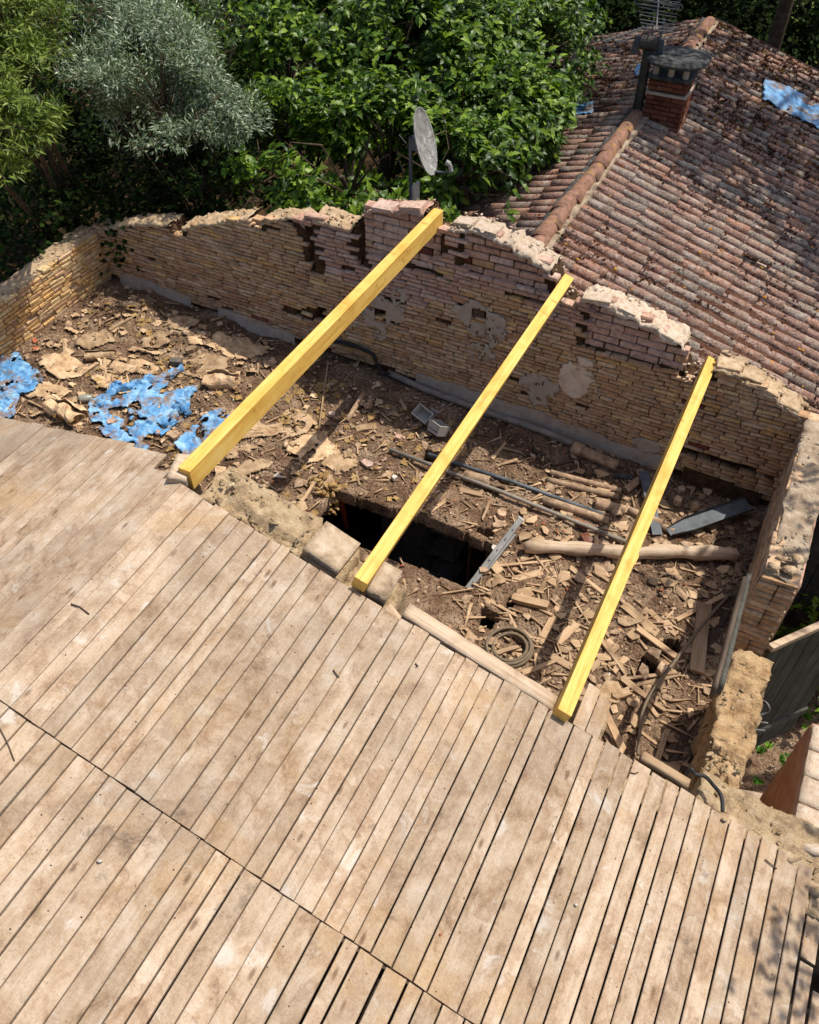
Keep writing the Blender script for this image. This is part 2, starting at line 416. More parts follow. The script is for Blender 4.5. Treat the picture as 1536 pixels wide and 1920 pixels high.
brickmat('brick_pink', C(218, 180, 158, .95), C(204, 160, 136, .95), C(226, 198, 180, .95), 0.45)
brickmat('brick_red', C(160, 92, 68, .58), C(138, 78, 58, .58), C(178, 108, 82, .58), 0.3)
simple('mortar', [C(66, 46, 32, .7), C(92, 68, 48, .7), C(124, 98, 72, .7)], 14, 0.95, 0.9, 0.02, 0.1, rvar=0.1)
simple('pale_mortar', [C(196, 166, 136, .8), C(228, 204, 176, .85), C(240, 224, 204, .85)], 20, 0.95, 0.9, 0.015, 0.1, rvar=0.25)
simple('tan_mortar', [C(166, 134, 100, .8), C(212, 182, 144, .85), C(230, 206, 172, .85)], 16, 0.95, 0.9, 0.02, 0.1, rvar=0.25)
simple('plaster', [C(176, 156, 134, .75), C(198, 182, 162, .75), C(208, 194, 176, .75)], 9, 0.95, 0.6, 0.01, 0.1, rvar=0.1)
simple('pale_plaster', [C(196, 172, 146, .9), C(220, 200, 176, .95), C(228, 212, 192, .95)], 9, 0.95, 0.6, 0.01, 0.1, rvar=0.1)
simple('pink_plaster', [C(176, 128, 106, .8), C(202, 158, 134, .8), C(214, 178, 156, .8)], 7, 0.95, 0.6, 0.01, 0.1, rvar=0.1)
simple('rubble_stone', [C(132, 108, 84, .85), C(196, 168, 130, .9), C(222, 200, 164, .9)], 11, 0.95, 1.0, 0.03, 0.1, rvar=0.45)
simple('cement', [C(138, 114, 90, .8), C(192, 168, 138, .85), C(216, 196, 170, .85)], 9, 0.95, 0.8, 0.012, 0.1, rvar=0.2)
simple('earth_wall', [C(140, 106, 74, .9), C(212, 174, 128, .95), C(238, 206, 160, .95)], 7, 0.98, 1.0, 0.04, 0.05, rvar=0.2)
simple('mossy_top', [C(110, 92, 74, .85), C(182, 160, 134, .9), C(212, 194, 168, .9)], 6, 0.98, 1.0, 0.03, 0.05, rvar=0.2)
simple('insulation', [C(150, 112, 66, .85), C(212, 172, 112, .85), C(232, 202, 150, .85)], 18, 0.98, 1.0, 0.03, 0.05, rvar=0.3)
simple('kraft', [C(146, 114, 84, .86), C(198, 166, 128, .9), C(224, 196, 160, .9)], 9, 0.95, 0.9, 0.015, 0.1, rvar=0.6)
def tarpmat():
    t = NT('tarp'); p = t.geo(); a = t.noise(p, 7, 4, 0.6, 0.8); d = t.noise(p, 4.2, 6, 0.75, .4); f = t.noise(p, 38, 4, .8)
    col = t.ramp(a, [(0.3, C(78, 142, 198, .75)), (0.5, C(112, 172, 218, .78)), (0.68, C(164, 206, 234, .82))])
    col = t.mix(t.ramp(t.ma('ADD', t.ma('MULTIPLY', d, .75), t.ma('MULTIPLY', f, .25)), [(0.50, 0.0), (0.56, 0.95)]), col, C(140, 112, 88, .85))
    col = t.mix(t.ramp(f, [(0.58, 0.0), (0.7, 0.5)]), col, C(120, 104, 90, .8))
    M['tarp'] = t.fin(col, 0.55, t.noise(p, 26, 4, .6, 1.2), 0.35, 0.01, 0.35)
tarpmat()
simple('clay', [C(128, 104, 82, .82), C(180, 150, 120, .85), C(208, 180, 148, .85)], 16, 0.9, 0.7, 0.008, 0.15, rvar=0.25)
simple('rubble_mix', [C(132, 104, 80, .85), C(184, 154, 124, .88), C(220, 192, 160, .9)], 22, 0.95, 0.8, 0.01, 0.1, rvar=0.8)
simple('pale_chip', [C(206, 192, 172, .8), C(226, 216, 202, .8)], 20, 0.9, 0.4, 0.006, 0.2, rvar=0.3)
simple('red_chip', [C(176, 96, 66, .75), C(206, 130, 94, .75)], 20, 0.9, 0.6, 0.008, 0.1, rvar=0.4)
simple('orange_plastic', [C(206, 74, 30, .8), C(226, 92, 40, .8)], 5, 0.5, 0.1, 0.003, 0.4, rvar=0.1)
simple('zinc', [C(84, 88, 92, .6), C(116, 122, 126, .6), C(140, 146, 150, .6)], 7, 0.62, 0.25, 0.004, 0.3, 0.1, rvar=0.1)
simple('aluminium', [C(104, 102, 98, .7), C(146, 143, 138, .7)], 8, 0.55, 0.1, 0.003, 0.4, 0.25, rvar=0.05)
simple('grey_paint', [C(128, 126, 122, .8), C(156, 152, 146, .8), C(172, 168, 160, .8)], 9, 0.7, 0.2, 0.003, 0.3, rvar=0.1)
simple('grey_pipe', [C(120, 110, 98, .8), C(150, 140, 126, .8), C(166, 156, 142, .8)], 9, 0.65, 0.2, 0.003, 0.3, rvar=0.15)
simple('white_plastic', [C(178, 172, 160, .8), C(206, 200, 190, .8)], 6, 0.6, 0.1, 0.003, 0.3, rvar=0.1)
simple('black_cable', [C(36, 35, 34), C(54, 52, 50)], 30, 0.6, 0.2, 0.003, 0.3, rvar=0.2)
simple('grey_cable', [C(112, 96, 76, .8), C(142, 124, 100, .8)], 30, 0.7, 0.2, 0.003, 0.3, rvar=0.1)
simple('sooty_metal', [C(46, 44, 42), C(70, 66, 60), C(92, 80, 66)], 10, 0.7, 0.3, 0.004, 0.3, 0.2, rvar=0.1)
simple('dark_cement', [C(44, 44, 44), C(72, 72, 70), C(104, 102, 96)], 12, 0.95, 0.7, 0.01, 0.1, rvar=0.1)
simple('concrete_block', [C(78, 72, 66), C(100, 94, 86), C(118, 110, 100)], 16, 0.95, 0.6, 0.008, 0.1, rvar=0.1)
simple('room_wall', [C(84, 80, 76, .5), C(104, 100, 94, .5)], 4, 0.95, 0.3, 0.01, 0.1, rvar=0.1)
simple('dry_moss', [C(96, 58, 48, .7), C(118, 78, 62, .7), C(160, 126, 98, .7)], 4.0, 0.98, 0.3, 0.01, 0.05, rvar=0.9)
def mossmat():
    t = NT('moss_bed'); p = t.geo(); a = t.noise(p, 5, 6, .75); h = t.noise(p, 60, 5, .8)
    col = t.ramp(a, [(0.3, C(96, 58, 46, .75)), (0.5, C(126, 88, 70, .75)), (0.7, C(158, 124, 100, .75))])
    col = t.mix(t.ramp(h, [(0.36, 0.85), (0.52, 0.0)]), col, C(56, 36, 28)); col = t.mix(t.ramp(h, [(0.60, 0.0), (0.70, 0.85)]), col, C(206, 182, 158, .8))
    M['moss_bed'] = t.fin(col, .98, h, 1.0, .03, .05)
mossmat()
simple('lichen', [C(214, 140, 30, .8), C(226, 168, 60, .8)], 30, 0.95, 0.6, 0.01, 0.1, rvar=0.3)
simple('leaf_litter', [C(30, 24, 16), C(52, 40, 26), C(84, 66, 42)], 6, 0.98, 0.8, 0.03, 0.05, rvar=0.1)
simple('bark', [C(66, 54, 44, .8), C(100, 84, 68, .8), C(130, 112, 92, .8)], 9, 0.95, 1.0, 0.03, 0.1, rvar=0.2)
simple('dark_wood_shed', [C(40, 42, 40), C(58, 58, 54), C(76, 74, 68)], 7, 0.9, 0.5, 0.01, 0.15, rvar=0.3)
simple('dry_grass', [C(104, 76, 44, .8), C(168, 136, 84, .8)], 9, 0.95, 0.2, 0.01, 0.1, rvar=0.5)
simple('glass_jar', [C(150, 150, 136, .8), C(180, 178, 160, .8)], 9, 0.25, 0.1, 0.003, 0.5, rvar=0.1)

def dirtmat():
    t = NT('dirt'); p = t.geo()
    a = t.noise(p, 3.0, 6, 0.7); col = t.ramp(a, [(0.3, C(84, 62, 48, .9)), (0.46, C(150, 120, 94, .9)), (0.6, C(188, 158, 128, .9)), (0.74, C(220, 192, 162, .9))])
    b = t.noise(p, 38, 6, 0.8); col = t.mix(t.ramp(b, [(0.40, 0.85), (0.54, 0.0)]), col, C(58, 42, 33))
    v = t.vor(p, 46); col = t.mix(t.ramp(v, [(0.10, 0.7), (0.22, 0.0)]), col, C(190, 162, 132, .75))
    M['dirt'] = t.fin(col, 0.98, t.ma('ADD', b, t.ma('MULTIPLY', v, -0.6)), 1.0, 0.03, 0.05)
dirtmat()
def tilemat():
    t = NT('roof_tile'); p = t.geo(); r = t.rnd()
    col = t.ramp(r, [(0.0, C(164, 128, 112, .82)), (0.2, C(186, 148, 130, .82)), (0.45, C(186, 164, 146, .82)), (0.62, C(152, 140, 128, .82)), (0.8, C(200, 150, 124, .82)), (1.0, C(174, 138, 120, .82))])
    n = t.noise(p, 48, 6, 0.8); col = t.mix(t.ramp(n, [(0.46, 0.0), (0.60, 0.85)]), col, C(74, 58, 50, .8))
    n2 = t.noise(p, 9, 5, 0.7); col = t.mix(t.ma('MULTIPLY', t.ramp(n2, [(0.5, 0.0), (0.66, 1.0)]), 0.6), col, C(206, 194, 178, .78))
    n3 = t.noise(p, 1.6, 5, 0.7); col = t.mix(t.ma('MULTIPLY', t.ramp(n3, [(0.5, 0.0), (0.68, 1.0)]), 0.5), col, C(124, 90, 74, .72))
    v = t.vor(p, 7.5); col = t.mix(t.ramp(v, [(0.07, 0.8), (0.10, 0.0)]), col, C(50, 48, 46))
    v2 = t.vor(t.vm('ADD', p, (3.3, 1.1, 7.7)), 3.1); n4 = t.noise(p, 26, 3, .6)
    col = t.mix(t.ramp(t.ma('ADD', v2, t.ma('MULTIPLY', n4, 0.12)), [(0.10, 0.9), (0.13, 0.0)]), col, C(222, 142, 30, .8))
    M['roof_tile'] = t.fin(col, 0.93, t.noise(p, 70, 5, 0.75), 0.8, 0.008, 0.15)
tilemat()
def ridgemat():
    t = NT('ridge_tile'); p = t.geo(); r = t.rnd()
    col = t.ramp(r, [(0.0, C(172, 126, 104, .72)), (0.5, C(188, 142, 116, .72)), (1.0, C(160, 122, 104, .72))])
    n = t.noise(p, 14, 6, 0.75); col = t.mix(t.ramp(n, [(0.42, 0.0), (0.66, 0.8)]), col, C(86, 72, 62, .8))
    n2 = t.noise(p, 6, 5, 0.7); col = t.mix(t.ma('MULTIPLY', t.ramp(n2, [(0.57, 0.0), (0.66, 1.0)]), 0.7), col, C(200, 158, 50, .72))
    M['ridge_tile'] = t.fin(col, 0.93, t.noise(p, 70, 5, 0.75), 0.7, 0.008, 0.15)
ridgemat()
def leafmat(name, c1, c2, c3, trans=0.3, rough=0.42, spec=0.5, tc=None):
    t = NT(name); r = t.rnd()
    col = t.ramp(r, [(0.0, c1), (0.5, c2), (1.0, c3)])
    back = t.n('ShaderNodeNewGeometry').outputs['Backfacing']
    t.set(t.b.inputs['Base Color'], col); t.set(t.b.inputs['Roughness'], rough); t.set(t.b.inputs['Specular IOR Level'], spec)
    tr = t.n('ShaderNodeBsdfTranslucent'); t.set(tr.inputs[0], t.mix(1.0, col, tc or (0.9, 1.0, 0.35, 1), 'MULTIPLY'))
    mx = t.n('ShaderNodeMixShader'); mx.inputs[0].default_value = trans
    t.lk(t.b.outputs[0], mx.inputs[1]); t.lk(tr.outputs[0], mx.inputs[2]); t.lk(mx.outputs[0], t.out.inputs[0]); M[name] = t.m
leafmat('fig_leaf', C(34, 58, 10), C(70, 100, 20), C(132, 158, 44), 0.30, 0.42, 0.3)
leafmat('silver_leaf', C(60, 78, 50), C(108, 126, 90), C(186, 196, 166), 0.2, 0.45, 0.45)
leafmat('willow_leaf', C(56, 76, 20), C(98, 118, 40), C(150, 164, 76), 0.3, 0.5, 0.3)
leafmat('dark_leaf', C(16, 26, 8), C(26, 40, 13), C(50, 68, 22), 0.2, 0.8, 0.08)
leafmat('weed_leaf', C(70, 116, 36), C(100, 150, 50), C(130, 170, 60), 0.3, 0.5, 0.3)
def groundmat():
    t = NT('grass_ground'); p = t.geo(); a = t.noise(p, 0.35, 5, 0.6); b = t.noise(p, 9, 5, 0.7)
    col = t.ramp(a, [(0.35, C(96, 110, 46, .75)), (0.5, C(136, 142, 70, .75)), (0.7, C(170, 160, 94, .75))])
    col = t.mix(t.ramp(b, [(0.4, 0.6), (0.65, 0.0)]), col, C(70, 80, 36))
    M['grass_ground'] = t.fin(col, 0.98, b, 1.0, 0.05, 0.05)
groundmat()
def dishmat():
    t = NT('dish_metal'); p = t.oc(); n = t.noise(t.sc(p, (14, 14, 2.2)), 1.0, 5, 0.65, 0.5); w = t.noise(p, 13, 4, 0.7)
    col = t.ramp(n, [(0.3, C(110, 108, 104, .8)), (0.5, C(150, 147, 141, .8)), (0.7, C(182, 179, 172, .8))])
    col = t.mix(t.ramp(w, [(0.62, 0.0), (0.66, 0.9)]), col, C(206, 204, 186, .8))
    M['dish_metal'] = t.fin(col, 0.75, n, 0.1, 0.003, 0.3, 0.0)
dishmat()

# ================================================================== SETTING
V, F = np.array([[x, y, 0.0] for x in np.linspace(-90, 90, 61) for y in np.linspace(-60, 120, 61)]), grid_vf(61, 61)
tag(obj('ground', V + np.stack([0 * V[:, 0], 0 * V[:, 0], 0.12 * fbm(V, 0.2, 3, 4)], 1), F, M['grass_ground']), kind='structure')
V, F = np.array([[x, y, 0.0] for x in np.linspace(-34, 10, 56) for y in np.linspace(4, 24.5, 32)]), grid_vf(56, 32)
V[:, 1] += 1.2 * np.where(V[:, 1] > 22, fbm(V, .4, 2, 9), 0); V[:, 2] = .12 * fbm(V, .2, 3, 4) + .04 + .03 * fbm(V, 1.5, 3, 6)
tag(obj('woodland_soil', V, F, M['leaf_litter']), kind='structure')

# ------------------------------------------------------------------ attic floor with its holes
def fpx(px, py): return hit(px, py, (0.0427, 0, 1), (-1.96, 0, 2.78))
HOLES = []
A_, B_, C_ = fpx(630, 917), fpx(936, 1022), fpx(885, 1104)
HOLES.append([A_[:2], ((A_ + B_) / 2)[:2] + np.array([0, .03]), B_[:2], C_[:2], (A_ + C_ - B_)[:2] + np.array([0.02, .0])])
for poly in ([(905, 1133), (942, 1150), (926, 1182), (896, 1170)], [(1203, 1230), (1238, 1238), (1230, 1268), (1193, 1262)],
             [(1247, 1193), (1282, 1200), (1274, 1232), (1241, 1222)], [(893, 985), (925, 992), (922, 1007), (888, 996)],
             [(910, 905), (947, 914), (936, 930), (905, 919)], [(795, 842), (838, 850), (832, 868), (788, 860)],
             [(955, 1120), (972, 1112), (965, 1135), (948, 1138)]):
    HOLES.append([fpx(*q)[:2] for q in poly])
def inside(X, Y, P):
    r = np.zeros(X.shape, bool); n = len(P)
    for i in range(n):
        (x1, y1), (x2, y2) = P[i], P[(i + 1) % n]
        c = ((y1 > Y) != (y2 > Y)) & (X < (x2 - x1) * (Y - y1) / (y2 - y1 + 1e-12) + x1); r ^= c
    return r
def relief(P):
    x, y = P[:, 0], P[:, 1]; Q = np.stack([x, y, 0 * x], 1)
    left = 1 / (1 + np.exp((x + 4.0) * 2.2))
    z = 0.045 * fbm(Q, 1.3, 3, 3) + 0.022 * fbm(Q, 5.5, 3, 5) + 0.05 * left * fbm(Q, 3.1, 4, 9) + 0.05 * left
    z += 0.06 * np.exp(-((y - 7.0) / 0.25) ** 2) * (x > -2.2) * (0.6 + fbm(Q, 2, 2, 11))
    return z
_gx, _gy = np.arange(-8.3, 1.0, 0.03), np.arange(2.6, 7.4, 0.03)
_gm = np.meshgrid(_gx, _gy, indexing='ij'); _RG = relief(np.stack([_gm[0].ravel(), _gm[1].ravel(), 0 * _gm[0].ravel()], 1)).reshape(len(_gx), len(_gy))
def rel1(x, y): return float(_RG[min(max(int((x + 8.3) / .03 + .5), 0), len(_gx) - 1), min(max(int((y - 2.6) / .03 + .5), 0), len(_gy) - 1)])
def fz(x, y): return floor_base(x) + rel1(x, y)
def fl(px, py):
    p = fpx(px, py)
    for _ in range(2):
        r = rel1(p[0], p[1]); p = hit(px, py, (0.0427, 0, 1), (-1.96, 0, 2.78 + r))
    return p
xs = np.arange(-8.0, 0.72, 0.025); ys = np.arange(2.9, 7.13, 0.025)
GX, GYY = np.meshgrid(xs, ys, indexing='ij'); P = np.stack([GX.ravel(), GYY.ravel(), 0 * GX.ravel()], 1)
Z = floor_base(P[:, 0]) + relief(P) + 0.016 * fbm(P, 17, 3, 21); P[:, 2] = Z
F = grid_vf(len(xs), len(ys)); cen = P[F].mean(1); keep = np.ones(len(F), bool)
wob = 0.03 * np.stack([fbm(cen * [1, 1, 0], 6, 3, 31), fbm(cen * [1, 1, 0], 6, 3, 41)], 1)
for h in HOLES: keep &= ~inside(cen[:, 0] + wob[:, 0], cen[:, 1] + wob[:, 1], h)
F = F[keep]
ed = {}
for f in F:
    for a, b in zip(f, np.roll(f, -1)): ed[(a, b)] = 1
sk = [(a, b) for (a, b) in ed if (b, a) not in ed]
ids = sorted({i for e in sk for i in e}); mp = {i: len(P) + k for k, i in enumerate(ids)}
low = P[ids].copy(); low[:, 2] -= 0.15; low[:, :2] += 0.015 * fbm3(low, 9, 2, 77)[:, :2]
PF = np.concatenate([P, low]); FS = np.array([(b, a, mp[a], mp[b]) for a, b in sk])
tag(obj('attic_floor', PF, np.concatenate([F, FS]), M['dirt']), kind='structure')
mb = MB(); mb.box((-3.0, 0.3, 2.62), (10.0, 5.1, 0.1)); tag(mb.build('loft_floor', M['dark_board']), kind='structure')
mb = MB(); mb.box((-3.4, 2.4, 0.16), (9.2, 9.0, 0.1)); tag(mb.build('room_floor', M['room_wall']), kind='structure')

# ------------------------------------------------------------------ brick walls
BV, BF = box_vf((0.02, 0.06, 0.16))
BRICK = []
for i in range(7):
    V = BV * np.array([1, 1, 1.0]); V = V + rng.normal(0, 1, V.shape) * np.array([0.014, 0.05, 0.055]); BRICK.append(V)
_bm = {}
def brick_mesh(i, m):
    if (i, m) not in _bm: _bm[(i, m)] = mesh_of('brick', BRICK[i], BF, M[m])
    return _bm[(i, m)]
TBF = tri(BF)
def lay_bricks(root, bricks, limit=300, name='brick', score=None):
    """bricks: (centre, length, depth, height, 3x3 rotation, material). The largest in view become parts, the rest one stuff part"""
    def sc(b):
        d = np.linalg.norm(np.array(b[0]) - CAM); return -b[1] * b[3] / d ** 2
    bricks = sorted(bricks, key=sc if score is None else score); rest = {}
    for k, b in enumerate(bricks):
        c, l, d, h, Rm, m = b
        if k < limit:
            X = Matrix.Translation(c) @ Matrix(Rm).to_4x4() @ Matrix.Diagonal((l, d, h, 1)); inst(name, brick_mesh(random.randrange(7), m), X, root)
        else: rest.setdefault(m, []).append(b)
    if rest:
        Vs, Fs, rs, n = [], [], [], 0; o = None; mats = list(rest); mi = []
        for m in mats:
            bs = rest[m]; N = len(bs)
            V, F, r = scatter([(v, TBF) for v in BRICK], rng.integers(0, 7, N), np.array([b[4] for b in bs]), np.array([[b[1], b[2], b[3]] for b in bs]), np.array([b[0] for b in bs]), rng.random(N))
            Vs.append(V); Fs.append(F + n); rs.append(r); mi += [mats.index(m)] * len(F); n += len(V)
        o = obj('brick_rest', np.concatenate(Vs) - np.array(root.location), np.concatenate(Fs), None, root, np.concatenate(rs))
        for m in mats: o.data.materials.append(M[m])
        o.data.polygons.foreach_set('material_index', np.array(mi, np.int32)); tag(o, kind='stuff')

PROF = [(-8.1, 3.66), (-7.75, 3.72), (-7.6, 3.78), (-7.25, 3.93), (-6.60, 4.07), (-6.57, 3.93), (-6.47, 3.92), (-6.43, 4.08), (-5.45, 4.42), (-5.41, 4.30), (-5.33, 4.31), (-5.29, 4.42),
        (-4.84, 4.57), (-4.70, 4.50), (-4.62, 4.62), (-4.18, 4.61), (-4.06, 4.72), (-3.96, 4.86), (-3.32, 4.98), (-3.28, 4.80), (-3.10, 4.79), (-3.06, 4.89), (-2.87, 4.91), (-2.86, 4.925),
        (-2.60, 4.905), (-2.59, 4.87), (-2.40, 4.865), (-2.39, 4.81), (-2.20, 4.80), (-2.19, 4.75), (-1.99, 4.71), (-1.96, 4.58), (-1.92, 4.44), (-1.72, 4.36), (-1.67, 4.48), (-1.60, 4.50), (-1.33, 4.49), (-1.32, 4.455), (-1.10, 4.44), (-1.09, 4.39), (-.90, 4.375), (-.89, 4.315), (-0.66, 4.29), (-0.61, 4.10),
        (-0.53, 3.93), (-0.35, 3.94), (-0.32, 4.13), (-0.07, 4.12), (-.06, 4.08), (.12, 4.06), (.13, 4.01), (0.30, 3.99), (.31, 3.94), (0.50, 3.90), (0.60, 3.80), (0.95, 3.74)]
PX, PZ = np.array([p[0] for p in PROF]), np.array([p[1] for p in PROF])
def gtop(x): return float(np.interp(x, PX, PZ))
PANELS = [(-4.03, -3.16, 4.34), (-2.92, -2.02, 4.44), (-1.58, -0.58, 3.97)]
NICHE = [(-4.98, -4.90, 3.31, 3.39), (-4.69, -4.57, 3.36, 3.52), (-3.90, -3.78, 3.60, 3.74), (-2.77, -2.63, 3.95, 4.08), (-2.79, -2.52, 3.80, 3.86), (-0.34, 0.45, 3.03, 3.09), (-4.71, -4.66, 3.95, 4.6), (-4.085, -4.05, 4.2, 4.65), (-2.35, -2.02, 4.30, 4.33), (-1.52, -1.1, 3.93, 3.96)]
def gable_y(x, z):
    y = GY
    for a, b, zz in PANELS:
        if a < x < b and z > zz: y = GY + 0.055
    for a, b, z0, z1 in NICHE:
        if a < x < b and z0 < z < z1: y = GY + 0.12
    return y
gable = empty('gable_wall', (-3.6, 7.15, 0), 'long shaded brick gable wall with ragged pale broken top behind the beams', 'wall')
def gmod(P, I):
    front = I[:, 1] < 0.01
    for i in np.where(front)[0]: P[i, 1] = gable_y(P[i, 0], P[i, 2]) + 0.018
    return P
V, F = noisy_box((-8.05, GY, 0.0), (0.95, GY + 0.30, 3.7), (0.035, 0.075, 0.045), 0.014, 14, 5, zt=lambda x, y: gtop(x) - .03 + 0.02 * fbm1(x, y, 0, 11, 2, 3), mod=gmod)
obj('wall_core', V - np.array(gable.location), F, M['mortar'], gable)
bricks = []
def tilt(a=0.02): return euler(random.gauss(0, a * .6), random.gauss(0, a), random.gauss(0, a * .8))
def in_panel(x, z): return any(a - .01 < x < b + .01 and z > zz - .02 for a, b, zz in PANELS)
def in_niche(x, z, l=0): return any(a - l * .35 < x < b + l * .35 and z0 < z < z1 for a, b, z0, z1 in NICHE)
z = 2.62; c = 0
while z < 5.0:
    h = 0.047 + random.uniform(-.004, .005); x = -7.78 + random.uniform(-.25, 0)
    while x < 0.62:
        E_zone = x > -0.40
        l = random.uniform(.13, .27) if not E_zone else random.uniform(.14, .26)
        xc = x + l / 2; zz = z + 0.022 * fbm1(xc, 0, c * .08, 0.9, 2, 8)
        wob = 0.012 * fbm1(xc, 3, zz, 2.0, 2, 12)
        top = gtop(xc) + 0.03
        if zz + h < top and zz > floor_base(xc) + .06 and not in_panel(xc, zz) and not in_niche(xc, zz, l):
            hh = h - random.uniform(.006, .013); d = .10
            pk = fbm1(xc, 0, zz, 1.1, 3, 4) + (zz - 4.05) * 1.4 + (0.25 if xc > -4.66 else -0.5) - (0.5 if E_zone else 0)
            m = 'brick_pink' if pk > 0.25 else ('brick_gold' if random.random() < .12 else 'brick_tan')
            if random.random() < 0.003: m = 'brick_red'
            y0 = GY + wob - random.uniform(0, .012)
            if random.random() < 0.988: bricks.append(((xc, y0 + d / 2, zz + hh / 2), l - random.uniform(.004, .012), d, hh, tilt(.022), m))
        x += l
    z += h; c += 1
for a, b, z0 in PANELS:                                             # recessed panels of larger bricks
    z = z0; c = 0
    while z < 5.0:
        h = .079; x = a - (0.14 if c % 2 else 0) - random.uniform(0, .05)
        while x < b:
            l = .275 + random.uniform(-.03, .02); x0, x1 = max(x, a), min(x + l, b); xc = (x0 + x1) / 2
            if x1 - x0 > .06 and z + h < gtop(xc) + .03:
                m = random.choices(['brick_pink', 'brick_tan', 'brick_red'], [.86, .12, .02])[0]
                bricks.append(((xc, GY + .055 + .05 - random.uniform(0, .012), z + h / 2), x1 - x0 - .012, .10, h - .011, tilt(.008), m))
            x += l
        z += h; c += 1
lay_bricks(gable, bricks, 300)
# mortar and broken brick along the top edge
CH = []
icoV = None
def chunk_templates(n, sub=1):
    import bmesh
    out = []
    for i in range(n):
        bm = bmesh.new(); bmesh.ops.create_icosphere(bm, subdivisions=sub, radius=0.5)
        V = np.array([v.co for v in bm.verts]); F = np.array([[v.index for v in f.verts] for f in bm.faces]); bm.free()
        V = V * (1 + 0.35 * vnoise(V * 2.2 + i * 7.7, i)[:, None]); d = rng.normal(0, 1, (9, 3)); d /= np.linalg.norm(d, axis=1)[:, None]
        for q in d:                                                 # flats, as broken stone has
            h = rng.uniform(.16, .34); t = V @ q; k = t > h; V[k] -= np.outer(t[k] - h, q)
        out.append((V, F))
    return out
CHUNK = chunk_templates(6, 1)
def strew(name, m, pts, sizes, parent=None, flat=0.5, tiltmax=math.pi, tm=None, kind='stuff', smooth=False):
    pts = np.array(pts, float); N = len(pts); tm = tm or CHUNK
    S = np.array(sizes, float)
    if S.ndim == 1: S = S[:, None] * np.stack([rng.uniform(.8, 1.4, N), rng.uniform(.6, 1.1, N), flat * rng.uniform(.6, 1.2, N)], 1)
    V, F, r = scatter(tm, rng.integers(0, len(tm), N), rand_rots(N, tiltmax), S, pts, rng.random(N))
    if parent is not None: V = V - np.array(parent.location)
    o = obj(name, V, F, M[m], parent, r, smooth); return tag(o, kind=kind) if kind else o
def edge_pts(x0, x1, n, dz=0.0, y0=GY - .01, y1=GY + .3):
    o = []
    for _ in range(n):
        x = random.uniform(x0, x1); o.append((x, random.uniform(y0, y1), gtop(x) + dz + random.uniform(-.02, .02)))
    return o
p = edge_pts(-7.9, -2.95, 420); strew('mortar_crumb', 'tan_mortar', p, rng.uniform(.02, .07, len(p)), gable, .5, .6)
p = edge_pts(-2.95, -0.33, 330, 0.005) + edge_pts(-2.05, -1.85, 40, -.05); strew('pale_mortar_crumb', 'pale_mortar', p, rng.uniform(.02, .06, len(p)), gable, .5, .5)
p = edge_pts(-0.35, 0.62, 60, 0.0); strew('stone_crumb', 'tan_mortar', p, rng.uniform(.05, .11, len(p)), gable, .45, .3)
def coping(x0, x1, m, s, up=.006, amp=.012):
    nx, ny = max(4, int((x1 - x0) / .018)), 16; V = []; F = []
    for i in range(nx + 1):
        for j in range(ny + 1):
            x = x0 + (x1 - x0) * i / nx; u = j / ny
            if j in (0, ny): y, z = (GY - .012 if j == 0 else GY + .30), gtop(x) - .03
            else: y = GY - .014 + .312 * (j - 1) / (ny - 2); z = gtop(x) + up - (.012 if j in (1, ny - 1) else 0)
            V.append((x, y, z))
    V = np.array(V); n1 = fbm(V, 5.5, 2, s); V[:, 2] += np.round(n1 * 4) / 4 * .035 + .02 * fbm(V, 18, 3, s + 2); V += fbm3(V, 34, 3, s + 5) * amp * 1.3
    F = grid_vf(nx + 1, ny + 1)[:, ::-1]; obj('mortar_coping', V - np.array(gable.location), F, M[m], gable)
for i, (x0, x1, m) in enumerate(((-8.0, -6.62, 'tan_mortar'), (-6.42, -5.46, 'tan_mortar'), (-5.29, -4.72, 'tan_mortar'), (-4.62, -4.1, 'tan_mortar'), (-4.0, -3.33, 'brick_pink'), (-3.06, -2.0, 'pale_mortar'), (-1.66, -.64, 'pale_mortar'), (-.32, .56, 'tan_mortar'))): coping(x0, x1, m, i * 7 + 3)
for x, w, m, dz in ((-2.93, .20, 'pale_mortar', .03), (-2.70, .24, 'pale_mortar', .02), (-1.53, .26, 'pale_mortar', .025), (-1.24, .24, 'pale_mortar', .02), (-.86, .26, 'pale_mortar', .03), (-3.78, .24, 'brick_pink', .03), (-3.48, .22, 'brick_pink', .04), (-4.74, .24, 'brick_pink', .05), (-.20, .22, 'tan_mortar', .02), (.02, .20, 'tan_mortar', .03), (.22, .18, 'tan_mortar', .03), (.40, .18, 'tan_mortar', .02)):
    sl = math.atan2(gtop(x + .1) - gtop(x - .1), .2); Rm = euler(random.gauss(0, .05), -sl * .7, random.gauss(0, .08))
    inst('coping_brick', brick_mesh(random.randrange(7), m), Matrix.Translation((x, GY + random.uniform(.06, .12), gtop(x) + dz - .016)) @ Matrix(Rm).to_4x4() @ Matrix.Diagonal((w, .17, .055, 1)), gable)
